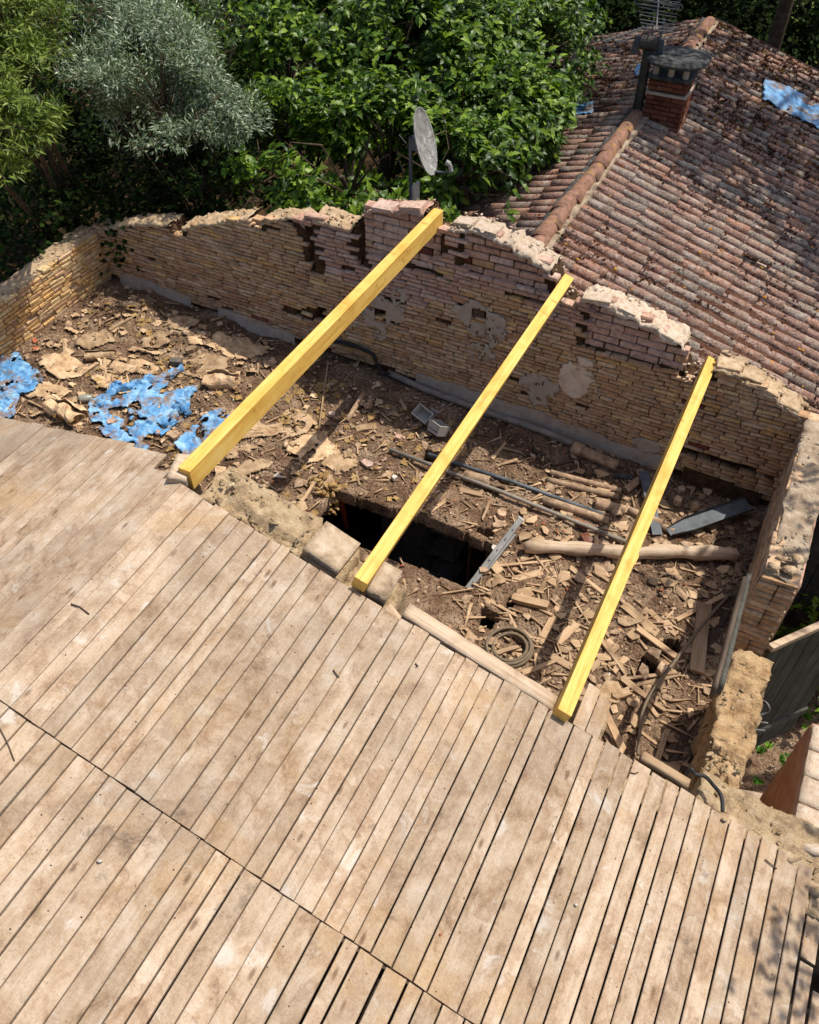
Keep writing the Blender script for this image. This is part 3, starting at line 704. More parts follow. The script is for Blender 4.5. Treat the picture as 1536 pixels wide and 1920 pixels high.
# plaster patches, base fillet, board fillers
def patch(cx, cz, rx, rz, s, m='plaster', name='plaster_patch', hole=None, y=GY - .014, parent=gable, thr=-.28, nz=1.15):
    u = np.arange(-1.5, 1.5, .018 / max(rx, rz)); X, Z = np.meshgrid(u * max(rx, rz), u * max(rx, rz), indexing='ij'); P = np.stack([cx + X.ravel(), 0 * X.ravel() + y, cz + Z.ravel()], 1)
    F = grid_vf(len(u), len(u)); c = P[F].mean(1); d = np.sqrt(((c[:, 0] - cx) / rx) ** 2 + ((c[:, 2] - cz) / rz) ** 2); n = fbm(c, 7, 4, s)
    k = (d + n * nz < .95) & (fbm(c, 16, 3, s + 3) > thr)
    if hole: k &= ~((np.abs(c[:, 0] - cx) < hole[0]) & (np.abs(c[:, 2] - cz) < hole[1]))
    F = F[k]; uq = np.unique(F); mp_ = np.full(len(P), -1); mp_[uq] = np.arange(len(uq)); P = P[uq]; P[:, 1] += .009 * fbm(P, 9, 3, s + 8)
    o = obj(name, P - np.array(parent.location), mp_[F], M[m], parent); so = o.modifiers.new('thickness', 'SOLIDIFY'); so.thickness = .012; so.offset = 0; return o
patch(-3.84, 3.66, .24, .21, 3, hole=(.08, .085)); patch(-2.69, 4.0, .22, .19, 5, hole=(.085, .08)); patch(-1.56, 3.57, .19, .24, 8, 'pale_plaster', thr=-.9, nz=.7); patch(-1.93, 3.30, .19, .19, 11, thr=-.35, nz=.8)
patch(-3.62, 3.92, .12, .16, 14, thr=-.1); patch(-2.5, 3.84, .10, .2, 17, thr=-.1); patch(-2.62, 3.58, .13, .2, 23, thr=-.05); patch(-0.72, 3.02, .12, .10, 31)
mb = MB(); mb.box((-2.70, GY + .02, 4.015), (.125, .05, .12)); mb.build('board_filler', M['dark_board'], gable)
mb = MB(); mb.box((-2.655, GY + .01, 3.83), (.25, .05, .052)); mb.build('timber_filler', M['dark_board'], gable)
def fillet(x0, x1, h, s, m='plaster'):
    n = int((x1 - x0) / .05); V = []; F = []
    for i in range(n + 1):
        x = x0 + (x1 - x0) * i / n; zb = floor_base(x) - .08; hh = h * (1 + .5 * fbm1(x, s, 0, 2.2, 3, s)) + .1
        for yy, zz in ((GY - .10 - .03 * fbm1(x, s, 5, 3, 2, 3), zb), (GY - .05, zb + .10), (GY - .016, zb + hh), (GY + .05, zb + hh + .01)): V.append((x, yy, zz))
    for i in range(n):
        for q in range(3): F.append((i * 4 + q, i * 4 + q + 1, i * 4 + q + 5, i * 4 + q + 4))
    V = np.array(V) + fbm3(np.array(V), 9, 3, s) * .012
    obj('mortar_fillet', V - np.array(gable.location), F, M[m], gable)
fillet(-7.6, -6.5, .14, 2); fillet(-6.1, -5.0, .13, 5); fillet(-3.4, -0.4, .19, 7); fillet(-0.3, 0.5, .16, 9, 'mortar')

# ------------------------------------------------------------------ left wall with its red pier
lw = empty('side_wall', (-7.9, 6.0, 0), 'low sunlit brick side wall of thin tan courses running to the far left corner', 'wall')
LX = -7.78
def ltop(y): return 3.70 + 0.03 * math.sin(y * 3) - (0.0 if y > 5.5 else 0.05)
V, F = noisy_box((LX - .26, 5.12, 0), (LX - .016, GY, 3.7), (.05, .045, .06), .016, 12, 9, zt=lambda x, y: ltop(y) + .025 * fbm1(x, y, 0, 9, 2, 5))
obj('wall_core', V - np.array(lw.location), F, M['tan_mortar'], lw)
bricks = []; z = 2.84; Rz = euler(0, 0, math.pi / 2)
while z < 3.68:
    h = .05 + random.uniform(-.004, .004); y = 5.12 - random.uniform(0, .1)
    while y < GY:
        l = random.uniform(.13, .25)
        if z + h < ltop(y + l / 2) + .02 and random.random() < .96:
            bricks.append(((LX + .05 - .04 - .012 * fbm1(0, y, z, 3, 2, 3) - random.uniform(0, .016) - .04, y + l / 2, z + h / 2), l - .012, .10, h - random.uniform(.008, .014), tilt(.025) @ Rz, 'brick_gold' if random.random() < .75 else 'brick_tan'))
        y += l
    z += h
lay_bricks(lw, bricks, 220)
p = [(LX - random.uniform(0, .25), y, ltop(y) + random.uniform(-.02, .015)) for y in rng.uniform(5.1, 7.0, 160)]
strew('mortar_crumb', 'tan_mortar', p, rng.uniform(.03, .09, len(p)), lw, .45, .4)
pier = empty('brick_pier', (-7.95, 4.85, 2.6), 'red brick pier with pale joints at the near end of the low side wall', 'pier')
mb = MB(); mb.box((-7.94, 4.80, 3.1), (.28, .56, 1.1)); mb.build('pier_core', M['pale_mortar'], pier)
bricks = []; z = 2.62; c = 0
while z < 3.64:
    y = 4.52 - (.12 if c % 2 else 0)
    while y < 5.08:
        y0, y1 = max(y, 4.52), min(y + .245, 5.08)
        if y1 - y0 > .05: bricks.append(((-7.80 + .0, (y0 + y1) / 2, z + .05), y1 - y0 - .014, .06, .086, tilt(.006) @ Rz, 'brick_red'))
        y += .245
    z += .102; c += 1
lay_bricks(pier, bricks, 120)

# ------------------------------------------------------------------ outer shell below the attic (closes the room under the floor)
sh = empty('house_walls', (-3.4, 2.0, 0), 'plain lower outer walls of the house under the plank roof', 'wall')
mb = MB()
mb.box((-8.05, 1.4, 1.35), (.25, 7.2, 2.7)); mb.box((-3.1, -2.25, 1.7), (10.0, .25, 3.3)); mb.box((2.05, .3, 1.55), (.25, 5.0, 3.0)); mb.box((-8.05, 0.9, 3.2), (.25, 6.0, 1.0))
mb.box((-3.0, 3.16, 1.3), (10.0, .3, 2.55)); mb.build('lower_wall', M['room_wall'], sh)
ax = np.array([(-8.1, -2.25, 3.3), (RX, -2.25, 4.75), (2.1, -2.25, 3.2)])
mb = MB(); mb.add(np.concatenate([ax, ax + [0, .2, 0]]), [(0, 2, 1), (3, 4, 5), (0, 1, 4, 3), (1, 2, 5, 4), (0, 3, 5, 2)]); mb.build('front_gable', M['room_wall'], sh)

# ------------------------------------------------------------------ right wall, in two lengths with a doorway between
rw = empty('eaves_wall', (.72, 6.0, 0), 'right hand earth wall with dappled flat top and broken coursed end beside doorway', 'wall')
V, F = noisy_box((.60, 5.05, 0), (.87, GY + .02, 3.8), (.03, .03, .06), .04, 6, 15, zt=lambda x, y: 3.86 + .05 * fbm1(x, y, 0, 2.4, 3, 8) - (0.06 if y < 5.3 else 0))
obj('wall_core', V - np.array(rw.location), F, M['mossy_top'], rw)
bricks = []; z = 1.3
while z < 3.74:
    h = .062; x = .585
    for l in ((.15, .14) if random.random() < .5 else (.29,)):
        bricks.append(((x + l / 2, 5.06 - random.uniform(0, .018) + .03, z + h / 2), l - .012, .12, h - random.uniform(.01, .018), tilt(.03), 'brick_tan')); x += l
    z += h
z = 2.7
while z < 3.8:                                                     # coursed inner face, seen at a slant
    h = .06; y = 5.06
    while y < 7.0:
        l = random.uniform(.15, .3); bricks.append(((.605 + random.uniform(-.01, .01) + .04, y + l / 2, z + h / 2), l - .012, .1, h - .014, tilt(.03) @ Rz, 'brick_tan')); y += l
    z += h
lay_bricks(rw, bricks, 140)
p = [(random.uniform(.6, .86), random.uniform(5.08, 6.9), 3.85 + random.uniform(-.02, .01)) for _ in range(150)]
strew('top_crumb', 'mossy_top', p, rng.uniform(.012, .05, 150), rw, .35, .3)
for i, (x, y, s) in enumerate(((.66, 5.10, .13), (.78, 5.12, .15), (.70, 5.22, .12), (.81, 5.26, .12))):
    V, F = CHUNK[i]; obj('top_stone', V * s * np.array([1.2, 1, .7]) + np.array([x, y, 3.83]) - np.array(rw.location), F, M['tan_mortar'], rw)
obj('outer_plaster', *(lambda q: (q[0] - np.array(rw.location), q[1]))(noisy_box((.872, 5.1, .1), (.895, 7.2, 3.72), (.05, .06, .08), .006, 8, 3)), M['pink_plaster'], rw)

rf = empty('broken_wall', (.72, 3.9, 0), 'broken stretch of crumbling sunlit earth wall between the doorway and plank roof', 'wall')
V, F = noisy_box((.58, 3.32, 0), (.85, 4.42, 3.5), (.022, .022, .05), .065, 6, 25, zt=lambda x, y: 3.56 + .05 * fbm1(x, y, 0, 3.5, 3, 18) - (.08 if y < 3.5 else 0), octv=5)
obj('wall_core', V - np.array(rf.location), F, M['earth_wall'], rf)
p = [(random.uniform(.58, .84), random.uniform(3.34, 4.4), 3.55 + random.uniform(-.03, .01)) for _ in range(170)]
strew('top_crumb', 'rubble_stone', p, rng.uniform(.015, .07, len(p)), rf, .5, .5)

# ------------------------------------------------------------------ cross wall that carries the near ends of the beams
cw = empty('rubble_cross_wall', (-1.0, 3.16, 0), 'rough rubble wall top along the edge of the plank roof', 'wall')
segs = [((-3.50, 3.02, 2.6), (-3.36, 3.30, 4.70), lambda x, y: 4.72), ((-3.13, 3.02, 2.6), (-2.36, 3.36, 4.7), lambda x, y: deck_z(x) + .015 - .08 * max(0, (-2.95 - x) / .18) + .05 * fbm1(x, y, 0, 5, 3, 2) - (.06 if y < 3.1 and x > -2.95 else 0)),
        ((-2.38, 3.05, 2.6), (-2.06, 3.36, 4.5), lambda x, y: deck_z(x) - .05), ((-2.08, 3.06, 2.6), (-1.70, 3.34, 4.3), lambda x, y: deck_z(x) - .16),
        ((-1.72, 3.05, 2.6), (-.40, 3.3, 3.5), lambda x, y: 3.45 + .05 * fbm1(x, y, 0, 4, 2, 9)), ((-.46, 3.02, 2.6), (-.12, 3.3, 3.75), lambda x, y: deck_z(x) - .17), ((-.14, 3.02, 2.6), (.62, 3.28, 3.3), lambda x, y: 3.3 + .04 * fbm1(x, y, 0, 4, 2, 9)),
        ((.58, 2.72, 2.2), (2.2, 3.30, 3.4), lambda x, y: 3.56 - .17 * (x - .7) + .05 * fbm1(x, y, 0, 4, 3, 12)), ((-8.0, 3.02, 2.5), (-3.5, 3.25, 3.2), lambda x, y: 3.2)]
Vs, Fs, n = [], [], 0
for i, (lo, hi, zt) in enumerate(segs):
    V, F = noisy_box(lo, hi, (.024, .024, .09), .035, 8, 40 + i, zt=zt); Vs.append(V); Fs.append(F + n); n += len(V)
obj('wall_core', np.concatenate(Vs) - np.array(cw.location), np.concatenate(Fs), M['rubble_stone'], cw)
p = []
for _ in range(70):
    x = random.uniform(-3.08, -2.38); y = random.uniform(3.03, 3.35); p.append((x, y, deck_z(x) + random.uniform(-.01, .02)))
for _ in range(160):
    x = random.uniform(.62, 2.1); y = random.uniform(2.75, 3.28); p.append((x, y, 3.56 - .17 * (x - .7) + random.uniform(-.03, .01)))
strew('loose_stone', 'rubble_stone', p, rng.uniform(.015, .075, len(p)), cw, .4, .5)
def blk(name, c, size, rz=0, ry=0, m='cement', amp=.012, s=1, parent=cw, res=.035):
    V, F = noisy_box(-np.array(size) / 2, np.array(size) / 2, res, amp, 9, s); V = V @ euler(0, ry, rz).T + np.array(c)
    return obj(name, V - np.array(parent.location), F, M[m], parent)
S_ = math.atan(PITCHR)
blk('dressed_stone', (-2.21, 3.21, deck_z(-2.21) - .045), (.29, .29, .13), -.05, S_, 'cement', .007, s=2, res=.05)
blk('dressed_stone', (-1.79, 3.19, deck_z(-1.79) - .03), (.15, .27, .11), .05, S_, 'cement', .007, s=3, res=.05)
blk('timber_block', (-3.33, 3.13, 4.86), (.13, .24, .10), .35, .05, 'pale_log', .004, 4)
for i, (x, y, s) in enumerate(((.82, 3.02, .2), (1.02, 2.97, .17), (1.22, 3.02, .2), (1.1, 2.82, .14), (1.42, 2.9, .2), (1.36, 3.14, .22))):
    V, F = CHUNK[i]; obj('dressed_stone', V * s * np.array([1.25, 1, .6]) + np.array([x, y, 3.57 - .17 * (x - .7)]) - np.array(cw.location), F, M['tan_mortar' if i != 5 else 'pale_mortar'], cw)

# ------------------------------------------------------------------ plank roof in the foreground
deck = empty('plank_roof', (RX, 0.5, 2.8), 'weathered tan plank roof deck stripped of its tiles in front', 'roof')
def xs_of(L, y=None): return sorted(on_deck(*q)[0] for q in L)
e1 = [(333, 910), (354, 920), (379, 936), (403, 946), (428, 963), (450, 977), (475, 995), (505, 1014), (522, 1028), (542, 1036), (577, 1055), (601, 1065), (634, 1087)]
e1 += [(550 + x / 2.56, 800 + y / 2.56) for x, y in ((290, 785), (350, 820), (435, 855), (520, 900), (580, 950), (660, 985), (715, 1020), (785, 1065), (830, 1100), (895, 1135), (945, 1175), (1010, 1215), (1095, 1265))]
e1 += [(800 + x / 3.84, 1220 + y / 3.84) for x, y in ((800, 370), (885, 420), (1060, 540), (1115, 560), (1195, 600), (1285, 660), (1390, 750), (1490, 790))]
e1 += [(1136 + x / 3.84, 1420 + y / 3.84) for x, y in ((320, 130), (430, 190), (515, 290), (640, 300), (765, 345), (880, 500), (1015, 520), (1118, 580), (1245, 650), (1393, 735), (1500, 770))]
e2 = [(x / 3.84, 1120 + y / 3.84) for x, y in ((70, 795), (195, 880), (320, 975), (435, 1060), (555, 1130), (680, 1220), (780, 1290), (910, 1380), (1010, 1450))]
e2 += [(x, y) for x, y in ((385, 1560), (410, 1585))] + [(400 + x / 3.84, 1520 + y / 3.84) for x, y in ((105, 365), (210, 435), (335, 520), (490, 620), (605, 705), (745, 840), (930, 940), (1035, 1010), (1215, 1150), (1380, 1270))]
def clean(x):
    o = []
    for v in sorted(x):
        if not o or v - o[-1] > .052: o.append(v)
    return o
X1 = clean(xs_of(e1)); X1 = [RX + .0] + [v for v in X1 if v > RX + .05]
X2 = clean(xs_of(e2)); x = X2[0]
while x > RX + .09: x -= .115; X2.insert(0, x)
X2[0] = RX; x = X2[-1]
while x < 1.5: x += random.uniform(.09, .13); X2.append(x)
def fill(X):
    o = [X[0]]
    for v in X[1:]:
        n = max(1, round((v - o[-1]) / .118)) if v - o[-1] > .205 else 1; a = o[-1]; o += [a + (v - a) * (k + 1) / n + (random.uniform(-.008, .008) if k < n - 1 else 0) for k in range(n)]
    return o
X1, X2 = fill(X1), fill(X2)
def seam(x): return 1.206 - .025 * (x + 3.08)
def plank(x0, x1, y0, y1, g, th=.022, name='plank', m='deck_wood', dz=0.0, lab=None):
    n = max(3, int((y1 - y0) / .22)); V = []; F = []; a = random.uniform(-.004, .004); s = random.randrange(10 ** 6); d0, d1 = random.uniform(-.004, .004) + dz, random.uniform(-.004, .004) + dz
    t0, t1 = random.uniform(-.003, .003), random.uniform(-.003, .003)
    w0, w1 = random.uniform(-.5, .5) * g, random.uniform(-.5, .5) * g
    for i in range(n + 1):
        t = i / n; y = y0 + (y1 - y0) * t
        q0 = x0 + g / 2 + .5 * w0 * t + .0022 * fbm1(y, s % 97, 0, 2.2, 2, 1); q1 = x1 - g / 2 + .5 * w1 * t + .0022 * fbm1(y, s % 89, 5, 2.2, 2, 2)
        dd = d0 + (d1 - d0) * t + .0025 * fbm1(y, s % 83, 9, 1.3, 2, 3)
        ya = y + (t0 if i in (0, n) else 0); yb = y + (t1 if i in (0, n) else 0)
        V += [(q0, ya, deck_z(q0) + dd - .003), (q0 + .004, ya, deck_z(q0) + dd), (q1 - .004, yb, deck_z(q1) + dd), (q1, yb, deck_z(q1) + dd - .003), (q1, yb, deck_z(q1) + dd - th), (q0, ya, deck_z(q0) + dd - th)]
    for i in range(n):
        for k in range(6): F.append((i * 6 + k, i * 6 + (k + 1) % 6, i * 6 + 6 + (k + 1) % 6, i * 6 + 6 + k))
    F.append((5, 4, 3, 2, 1, 0)); F.append(tuple(n * 6 + k for k in range(6)))
    return obj(name, np.array(V) - np.array(deck.location), F, M[m], deck)
def gap(x=-2.0): return random.choice((.004, .006, .008, .011)) + (.003 if x > -.9 else 0)
for i in range(len(X1) - 1):
    x0, x1 = X1[i], X1[i + 1]
    if x0 > 1.36: continue
    plank(x0, x1, seam((x0 + x1) / 2) + .005, 3.015 + random.uniform(-.012, .012), gap(x0))
plank(1.395, 1.49, 1.1, 2.42, .02); plank(1.395, 1.5, 2.45, 2.86, .012, dz=-.01); plank(1.50, 1.62, .9, 2.3, .012)
for i in range(len(X2) - 1):
    if X2[i] > 1.6: continue
    x0, x1 = X2[i], X2[i + 1]; plank(x0, x1, -2.1, seam((x0 + x1) / 2) - .003, gap(x0) + random.choice((0, .002, .004)))
XL = [-6.6, -6.32, -6.05, -5.8, -5.55, -5.36, -5.153, -5.02, -4.88, -4.75, -4.64, -4.53, -4.42, -4.31, -4.209, -4.10, -4.0, -3.919, -3.779, -3.652, -3.576, -3.43, RX]
for i in range(len(XL) - 1):
    x0, x1 = XL[i], XL[i + 1]; ye = 3.30 - .03 * (x0 > -4) + random.uniform(-.012, .012)
    if x0 > -3.60: ye = 3.10 if x0 < -3.5 else 3.03
    plank(x0, x1, seam(x0) + .005, ye, random.choice((.001, .0015, .002, .005)), dz=.002)
    plank(x0, x1, -2.1, seam(x0) - .005, random.choice((.002, .003, .005)), dz=.002)
for y in (-1.6, -.8, .1, 1.17, 1.9, 2.7):                         # the rafters the boards are nailed to
    for sx, (xa, xb) in ((1, (RX, 1.5)), (-1, (-6.6, RX))):
        n = 2; V = []
        for x in (xa, xb):
            for yy in (y - .04, y + .04):
                for dz in (-.026, -.13): V.append((x, yy, deck_z(x) + dz))
        obj('rafter', np.array(V) - np.array(deck.location), [(0, 1, 3, 2), (4, 6, 7, 5), (0, 4, 5, 1), (2, 3, 7, 6), (0, 2, 6, 4), (1, 5, 7, 3)], M['dark_board'], deck)
# timbers along the deck's broken edge
def log_between(name, a, b, w, h, m, label, cat, s=3, amp=.01, group=None):
    a, b = np.array(a, float), np.array(b, float); c = (a + b) / 2; d = b - a; L = np.linalg.norm(d)
    V, F = noisy_box((-L / 2, -w / 2, -h / 2), (L / 2, w / 2, h / 2), (.06, .035, .03), amp, 7, s)
    o = obj(name, V, F, M[m]); fx = d / L; sy = np.cross([0, 0, 1.0], fx); sy /= np.linalg.norm(sy); uz = np.cross(fx, sy)
    o.matrix_world = Matrix(((fx[0], sy[0], uz[0], c[0]), (fx[1], sy[1], uz[1], c[1]), (fx[2], sy[2], uz[2], c[2]), (0, 0, 0, 1)))
    return tag(o, label, cat, group)
log_between('wall_plate', (-1.58, 3.10, deck_z(-1.58) - .05), (-.47, 3.075, deck_z(-.47) - .05), .11, .09, 'pale_log', 'long pale cracked timber along the deck edge between second and third yellow beams', 'timber', 4)
log_between('edge_batten', (.17, 3.075, deck_z(.17) - .02), (.50, 3.07, deck_z(.5) - .01), .06, .06, 'old_board', 'short reddish brown batten across board ends beside the crumbling earth wall', 'batten', 6, .004)
log_between('edge_board', (-1.72, 3.10, deck_z(-1.72) - .11), (-1.42, 2.98, 4.17), .07, .03, 'pale_log', 'pale curved strip of wood sloping down beside the second yellow beam', 'board', 7, .006)
plank(-.305, -.215, 3.02, 3.37, .003, dz=-.025); plank(-.213, -.118, 3.02, 3.33, .003, dz=-.028)

# ------------------------------------------------------------------ three new beams
def beam(x, top, y0, y1, ry, label, h=.115):
    mb = MB(); mb.box((0, 0, -h / 2), (.10, y1 - y0, h), bev=.003)
    V = np.concatenate(mb.V); o = obj('timber_beam', V, mb.F, M['new_timber']); o.location = (x, (y0 + y1) / 2, top); o.rotation_euler = (0, ry, 0)
    return tag(o, label, 'beam', 'new yellow beams spanning to the brick wall')
beam(-3.26, 4.95, 3.08, 7.19, 0, 'leftmost new yellow beam at the ridge, its broad side face showing', .172)
beam(-1.868, 4.572, 3.03, 7.22, S_, 'middle new yellow beam passing over the large square hole')
b3 = beam(-.366, 4.095, 2.985, 7.22, S_, 'rightmost new yellow beam with a split splinter on its edge')
mb = MB(); mb.add(np.array([(.05, -.56, 0), (.062, -.60, -.005), (.055, -.70, -.01), (.05, -.68, 0), (.05, -.56, -.03), (.062, -.60, -.03), (.055, -.70, -.02), (.05, -.68, -.03)]), [(0, 1, 2, 3), (7, 6, 5, 4), (0, 4, 5, 1), (1, 5, 6, 2), (2, 6, 7, 3)])
obj('splinter', np.concatenate(mb.V), mb.F, M['new_timber'], b3)

# ================================================================== NEIGHBOUR'S ROOF
nh = empty('tiled_house', (-1.5, 12.0, 0), "neighbouring house with old lichen covered barrel tile roof behind the brick wall", 'house')
nloc = np.array(nh.location)
Y0, Y1, TR, TL = 7.40, 16.7, 5.3, 2.95
cs, sn = math.cos(math.atan(NS)), math.sin(math.atan(NS))
def roof_pt(side, t, y, h=0.0):
    """t metres down the slope from the ridge, h metres above the tile bed"""
    return np.array([NRX + side * (t * cs + h * sn), y, NRZ - .085 - t * sn + h * cs])
mb = MB(); mb.box((-1.6, 12.0, 1.3), (6.2, 9.2, 2.6)); mb.build('house_wall', M['pink_plaster'], nh)
for side, T in ((1, TR), (-1, TL)):
    a = [roof_pt(side, 0, Y0, -.03), roof_pt(side, T, Y0, -.03), roof_pt(side, T, Y1, -.03), roof_pt(side, 0, Y1, -.03)]; b = [q - [0, 0, .1] for q in a]
    obj('roof_bed', np.array(a + b) - nloc, [(0, 1, 2, 3), (7, 6, 5, 4), (0, 4, 5, 1), (1, 5, 6, 2), (2, 6, 7, 3)], M['dark_board'], nh)
mb = MB(); g = [roof_pt(-1, TL, Y0 + .02, -.1), roof_pt(1, 0, Y0 + .02, -.1), roof_pt(1, TR, Y0 + .02, -.1)]
mb.add(np.array(g + [q + [0, .15, 0] for q in g] + [(g[0][0], Y0 + .02, 2.5), (g[2][0], Y0 + .02, 2.5)]), [(0, 1, 2), (3, 5, 4), (0, 2, 7, 6)]); mb.build('gable_end', M['pink_plaster'], nh)
def tile_vf(L=.42, r0=.058, r1=.072, n=8, th=.013, s=0):
    V = []
    for (x, r) in ((0, r0), (L * .5, (r0 + r1) / 2), (L, r1)):
        for k in range(n + 1):
            t = math.pi * k / n; V.append((x, -r * math.cos(t), r * math.sin(t) * .9))
    for (x, r) in ((0, r0 - th), (L, r1 - th)):
        for k in range(n + 1):
            t = math.pi * k / n; V.append((x, -r * math.cos(t), r * math.sin(t) * .9))
    V = np.array(V); V += fbm3(V + s * 3.3, 7, 2, s) * .008; m = n + 1; F = []
    for k in range(n):
        F += [(k, k + 1, m + k + 1, m + k), (m + k, m + k + 1, 2 * m + k + 1, 2 * m + k), (2 * m + k, 2 * m + k + 1, 4 * m + k + 1, 4 * m + k), (3 * m + k, 4 * m + k, 4 * m + k + 1, 3 * m + k + 1)]
    return V, np.array(F)
TILES = [tile_vf(s=i, r1=.072 + .004 * (i % 3 - 1)) for i in range(5)]
TM = [mesh_of('tile', V, F, M['roof_tile'], smooth=True) for V, F in TILES]
pl = []
for side, T in ((1, TR), (-1, TL)):
    k = 0
    while Y0 + .1 + .195 * k < Y1:
        y = Y0 + .10 + .195 * k + random.uniform(-.008, .008); t = .04 + random.uniform(-.03, .03); a0 = random.uniform(-.02, .02)
        while t < T - .1:
            for pan in (0, 1):
                yy = y + (.0975 if pan else 0); h = (.088 if pan else .05) + random.uniform(-.006, .006)
                d = np.array([side * cs, random.uniform(-.03, .03) + a0, -sn]); d[2] += (.03 if not pan else .02) + random.uniform(-.012, .012); d /= np.linalg.norm(d)
                u = np.array([side * sn, random.gauss(0, .05), cs]) * (-1 if pan else 1)
                sy = np.cross(u, d); sy /= np.linalg.norm(sy); uz = np.cross(d, sy); Rm = np.stack([d, sy, uz], 1)
                if random.random() < (.985 if not pan else 1): pl.append((roof_pt(side, t - .02, yy, h + .0), Rm, pan, side))
            t += .325 + random.uniform(-.02, .02)
        k += 1
pl.sort(key=lambda q: (q[2], np.linalg.norm(q[0] - CAM) + (6 if (q[0][0] > 1.2) else 0)))
for p, Rm, pan, sd in pl[:299]:
    X = Matrix.Translation(p) @ Matrix(Rm).to_4x4(); inst('tile', TM[random.randrange(5)], X, nh)
q = pl[299:]; N = len(q)
V, F, r = scatter(TILES, rng.integers(0, 5, N), np.array([b[1] for b in q]), np.ones(N), np.array([b[0] for b in q]), rng.random(N))
tag(obj('tile_rest', V - nloc, F, M['roof_tile'], nh, r, True), kind='stuff')
RV, RF = tile_vf(.46, .095, .115, 10, .016, 9)
y = Y0 + .02; i = 0
rme = mesh_of('ridge_tile', RV, RF, M['ridge_tile'], smooth=True)
while y < Y1 - .3:
    if not (11.9 < y < 12.7):
        d = np.array([random.uniform(-.04, .04), -1.0, -.05 + random.uniform(-.02, .02)]); d /= np.linalg.norm(d)
        sy = np.cross(np.array([random.gauss(0, .04), 0, 1.0]), d); sy /= np.linalg.norm(sy); uz = np.cross(d, sy)
        inst('ridge_tile', rme, Matrix.Translation((NRX + .01 * math.sin(y * 2), y + .44, NRZ + .0 + .01 * math.sin(y * 3))) @ Matrix(np.stack([d, sy, uz], 1)).to_4x4(), nh)
    y += .335
for side in (1, -1):                                                # mortar bedding under the ridge tiles
    V, F = noisy_box((-.05, Y0, -.06), (.05, Y1, .045), (.03, .03, .03), .035, 7, 60 + side); V = V + np.array([NRX + side * .10, 0, NRZ - .045])
    obj('ridge_mortar', V - nloc, F, M['dark_cement' if side < 0 else 'mossy_top'], nh)
V_, F_, n_ = [], [], 0                                              # cushions of moss and dirt filling the channels
for side, T in ((1, 4.6), (-1, TL)):
    k = 0
    while Y0 + .1 + .195 * k < Y1:
        yc = Y0 + .10 + .195 * k + .0975; ts = np.arange(.05, T, .035); w = np.linspace(-.062, .062, 6); TT, WW = np.meshgrid(ts, w, indexing='ij')
        Q = np.stack([NRX + side * TT.ravel(), yc + WW.ravel(), 0 * TT.ravel()], 1); d = fbm(Q, 1.1, 3, 71) * 1.2 + .35 + (.25 if yc > 12.6 else 0); hgt = .045 + .045 * np.clip(d, -1, 1) + .022 * fbm(Q, 12, 3, 5) + .5 * WW.ravel() ** 2 * 20 * .02
        P_ = np.stack([NRX + side * (TT.ravel() * cs + hgt * sn), Q[:, 1], NRZ - .085 - TT.ravel() * sn + hgt * cs], 1); P_ += fbm3(P_, 30, 2, 9) * .008
        V_.append(P_); F_.append(grid_vf(len(ts), 6) + n_); n_ += len(P_); k += 1
tag(obj('moss_bed', np.concatenate(V_) - nloc, np.concatenate(F_), M['moss_bed'], nh), kind='stuff')
# dry moss and stonecrop in the channels, orange lichen
def blade_tmpl(n, s, wid=.10, up=.9, spread=.8):
    r = np.random.default_rng(s); V = []; F = []
    for i in range(n):
        a = r.uniform(0, 6.28); d = np.array([math.cos(a) * spread * r.uniform(.3, 1), math.sin(a) * spread * r.uniform(.3, 1), up * r.uniform(.5, 1)]); b = r.normal(0, .12, 3) * [1, 1, 0]; w = np.array([-math.sin(a), math.cos(a), 0]) * wid
        k = len(V); V += [b - w, b + w, b + d]; F.append((k, k + 1, k + 2))
    return np.array(V), np.array(F)
TUFT = [blade_tmpl(10, i, .26, .55, .8) for i in range(5)]
pts, sz = [], []
while len(pts) < 36000:
    side = 1 if random.random() < .74 else -1; t = random.uniform(.05, 4.2 if side > 0 else TL); y = random.uniform(Y0, Y1)
    k = (y - Y0 - .1) / .195; fr = abs((k - math.floor(k)) - .5) * 2                      # 0 in the channel, 1 on the crown
    x = NRX + side * t
    dens = .5 + 1.3 * fbm1(x, y, 0, .8, 2, 71) + (.55 if y > 12.8 else 0) + (.35 if side < 0 and t > .9 else 0)
    if random.random() < dens * (1.1 - fr * (.55 if y < 12.8 else .3)):
        pts.append(roof_pt(side, t, y, .04 + .07 * fr)); sz.append(random.uniform(.016, .05) * (1.5 if y > 12.8 else 1))
N = len(pts)
V, F, r = scatter(TUFT, rng.integers(0, 5, N), rand_rots(N, .5), np.array(sz), np.array(pts), rng.random(N))
tag(obj('dry_moss', V - nloc, F, M['dry_moss'], nh, r), kind='stuff')
pts, sz = [], []
for _ in range(1500):
    side = 1 if random.random() < .65 else -1; t = random.uniform(.1, 3.6 if side > 0 else 1.9); y = random.uniform(12.9, Y1)
    pts.append(roof_pt(side, t, y, .08)); sz.append(random.uniform(.035, .10))
V, F, r = scatter(TUFT, rng.integers(0, 5, 1500), rand_rots(1500, .4), np.array(sz), np.array(pts), rng.random(1500))
tag(obj('dry_grass', V - nloc, F, M['dry_grass'], nh, r), kind='stuff')
pts = [roof_pt(1 if random.random() < .8 else -1, random.uniform(.1, 3.9), random.uniform(Y0, Y1 - 1), random.uniform(.09, .13)) for _ in range(150)]
pts = [p for p in pts if p[0] > -5.2]
strew('orange_lichen', 'lichen', pts, rng.uniform(.015, .055, len(pts)), nh, .35, .5)
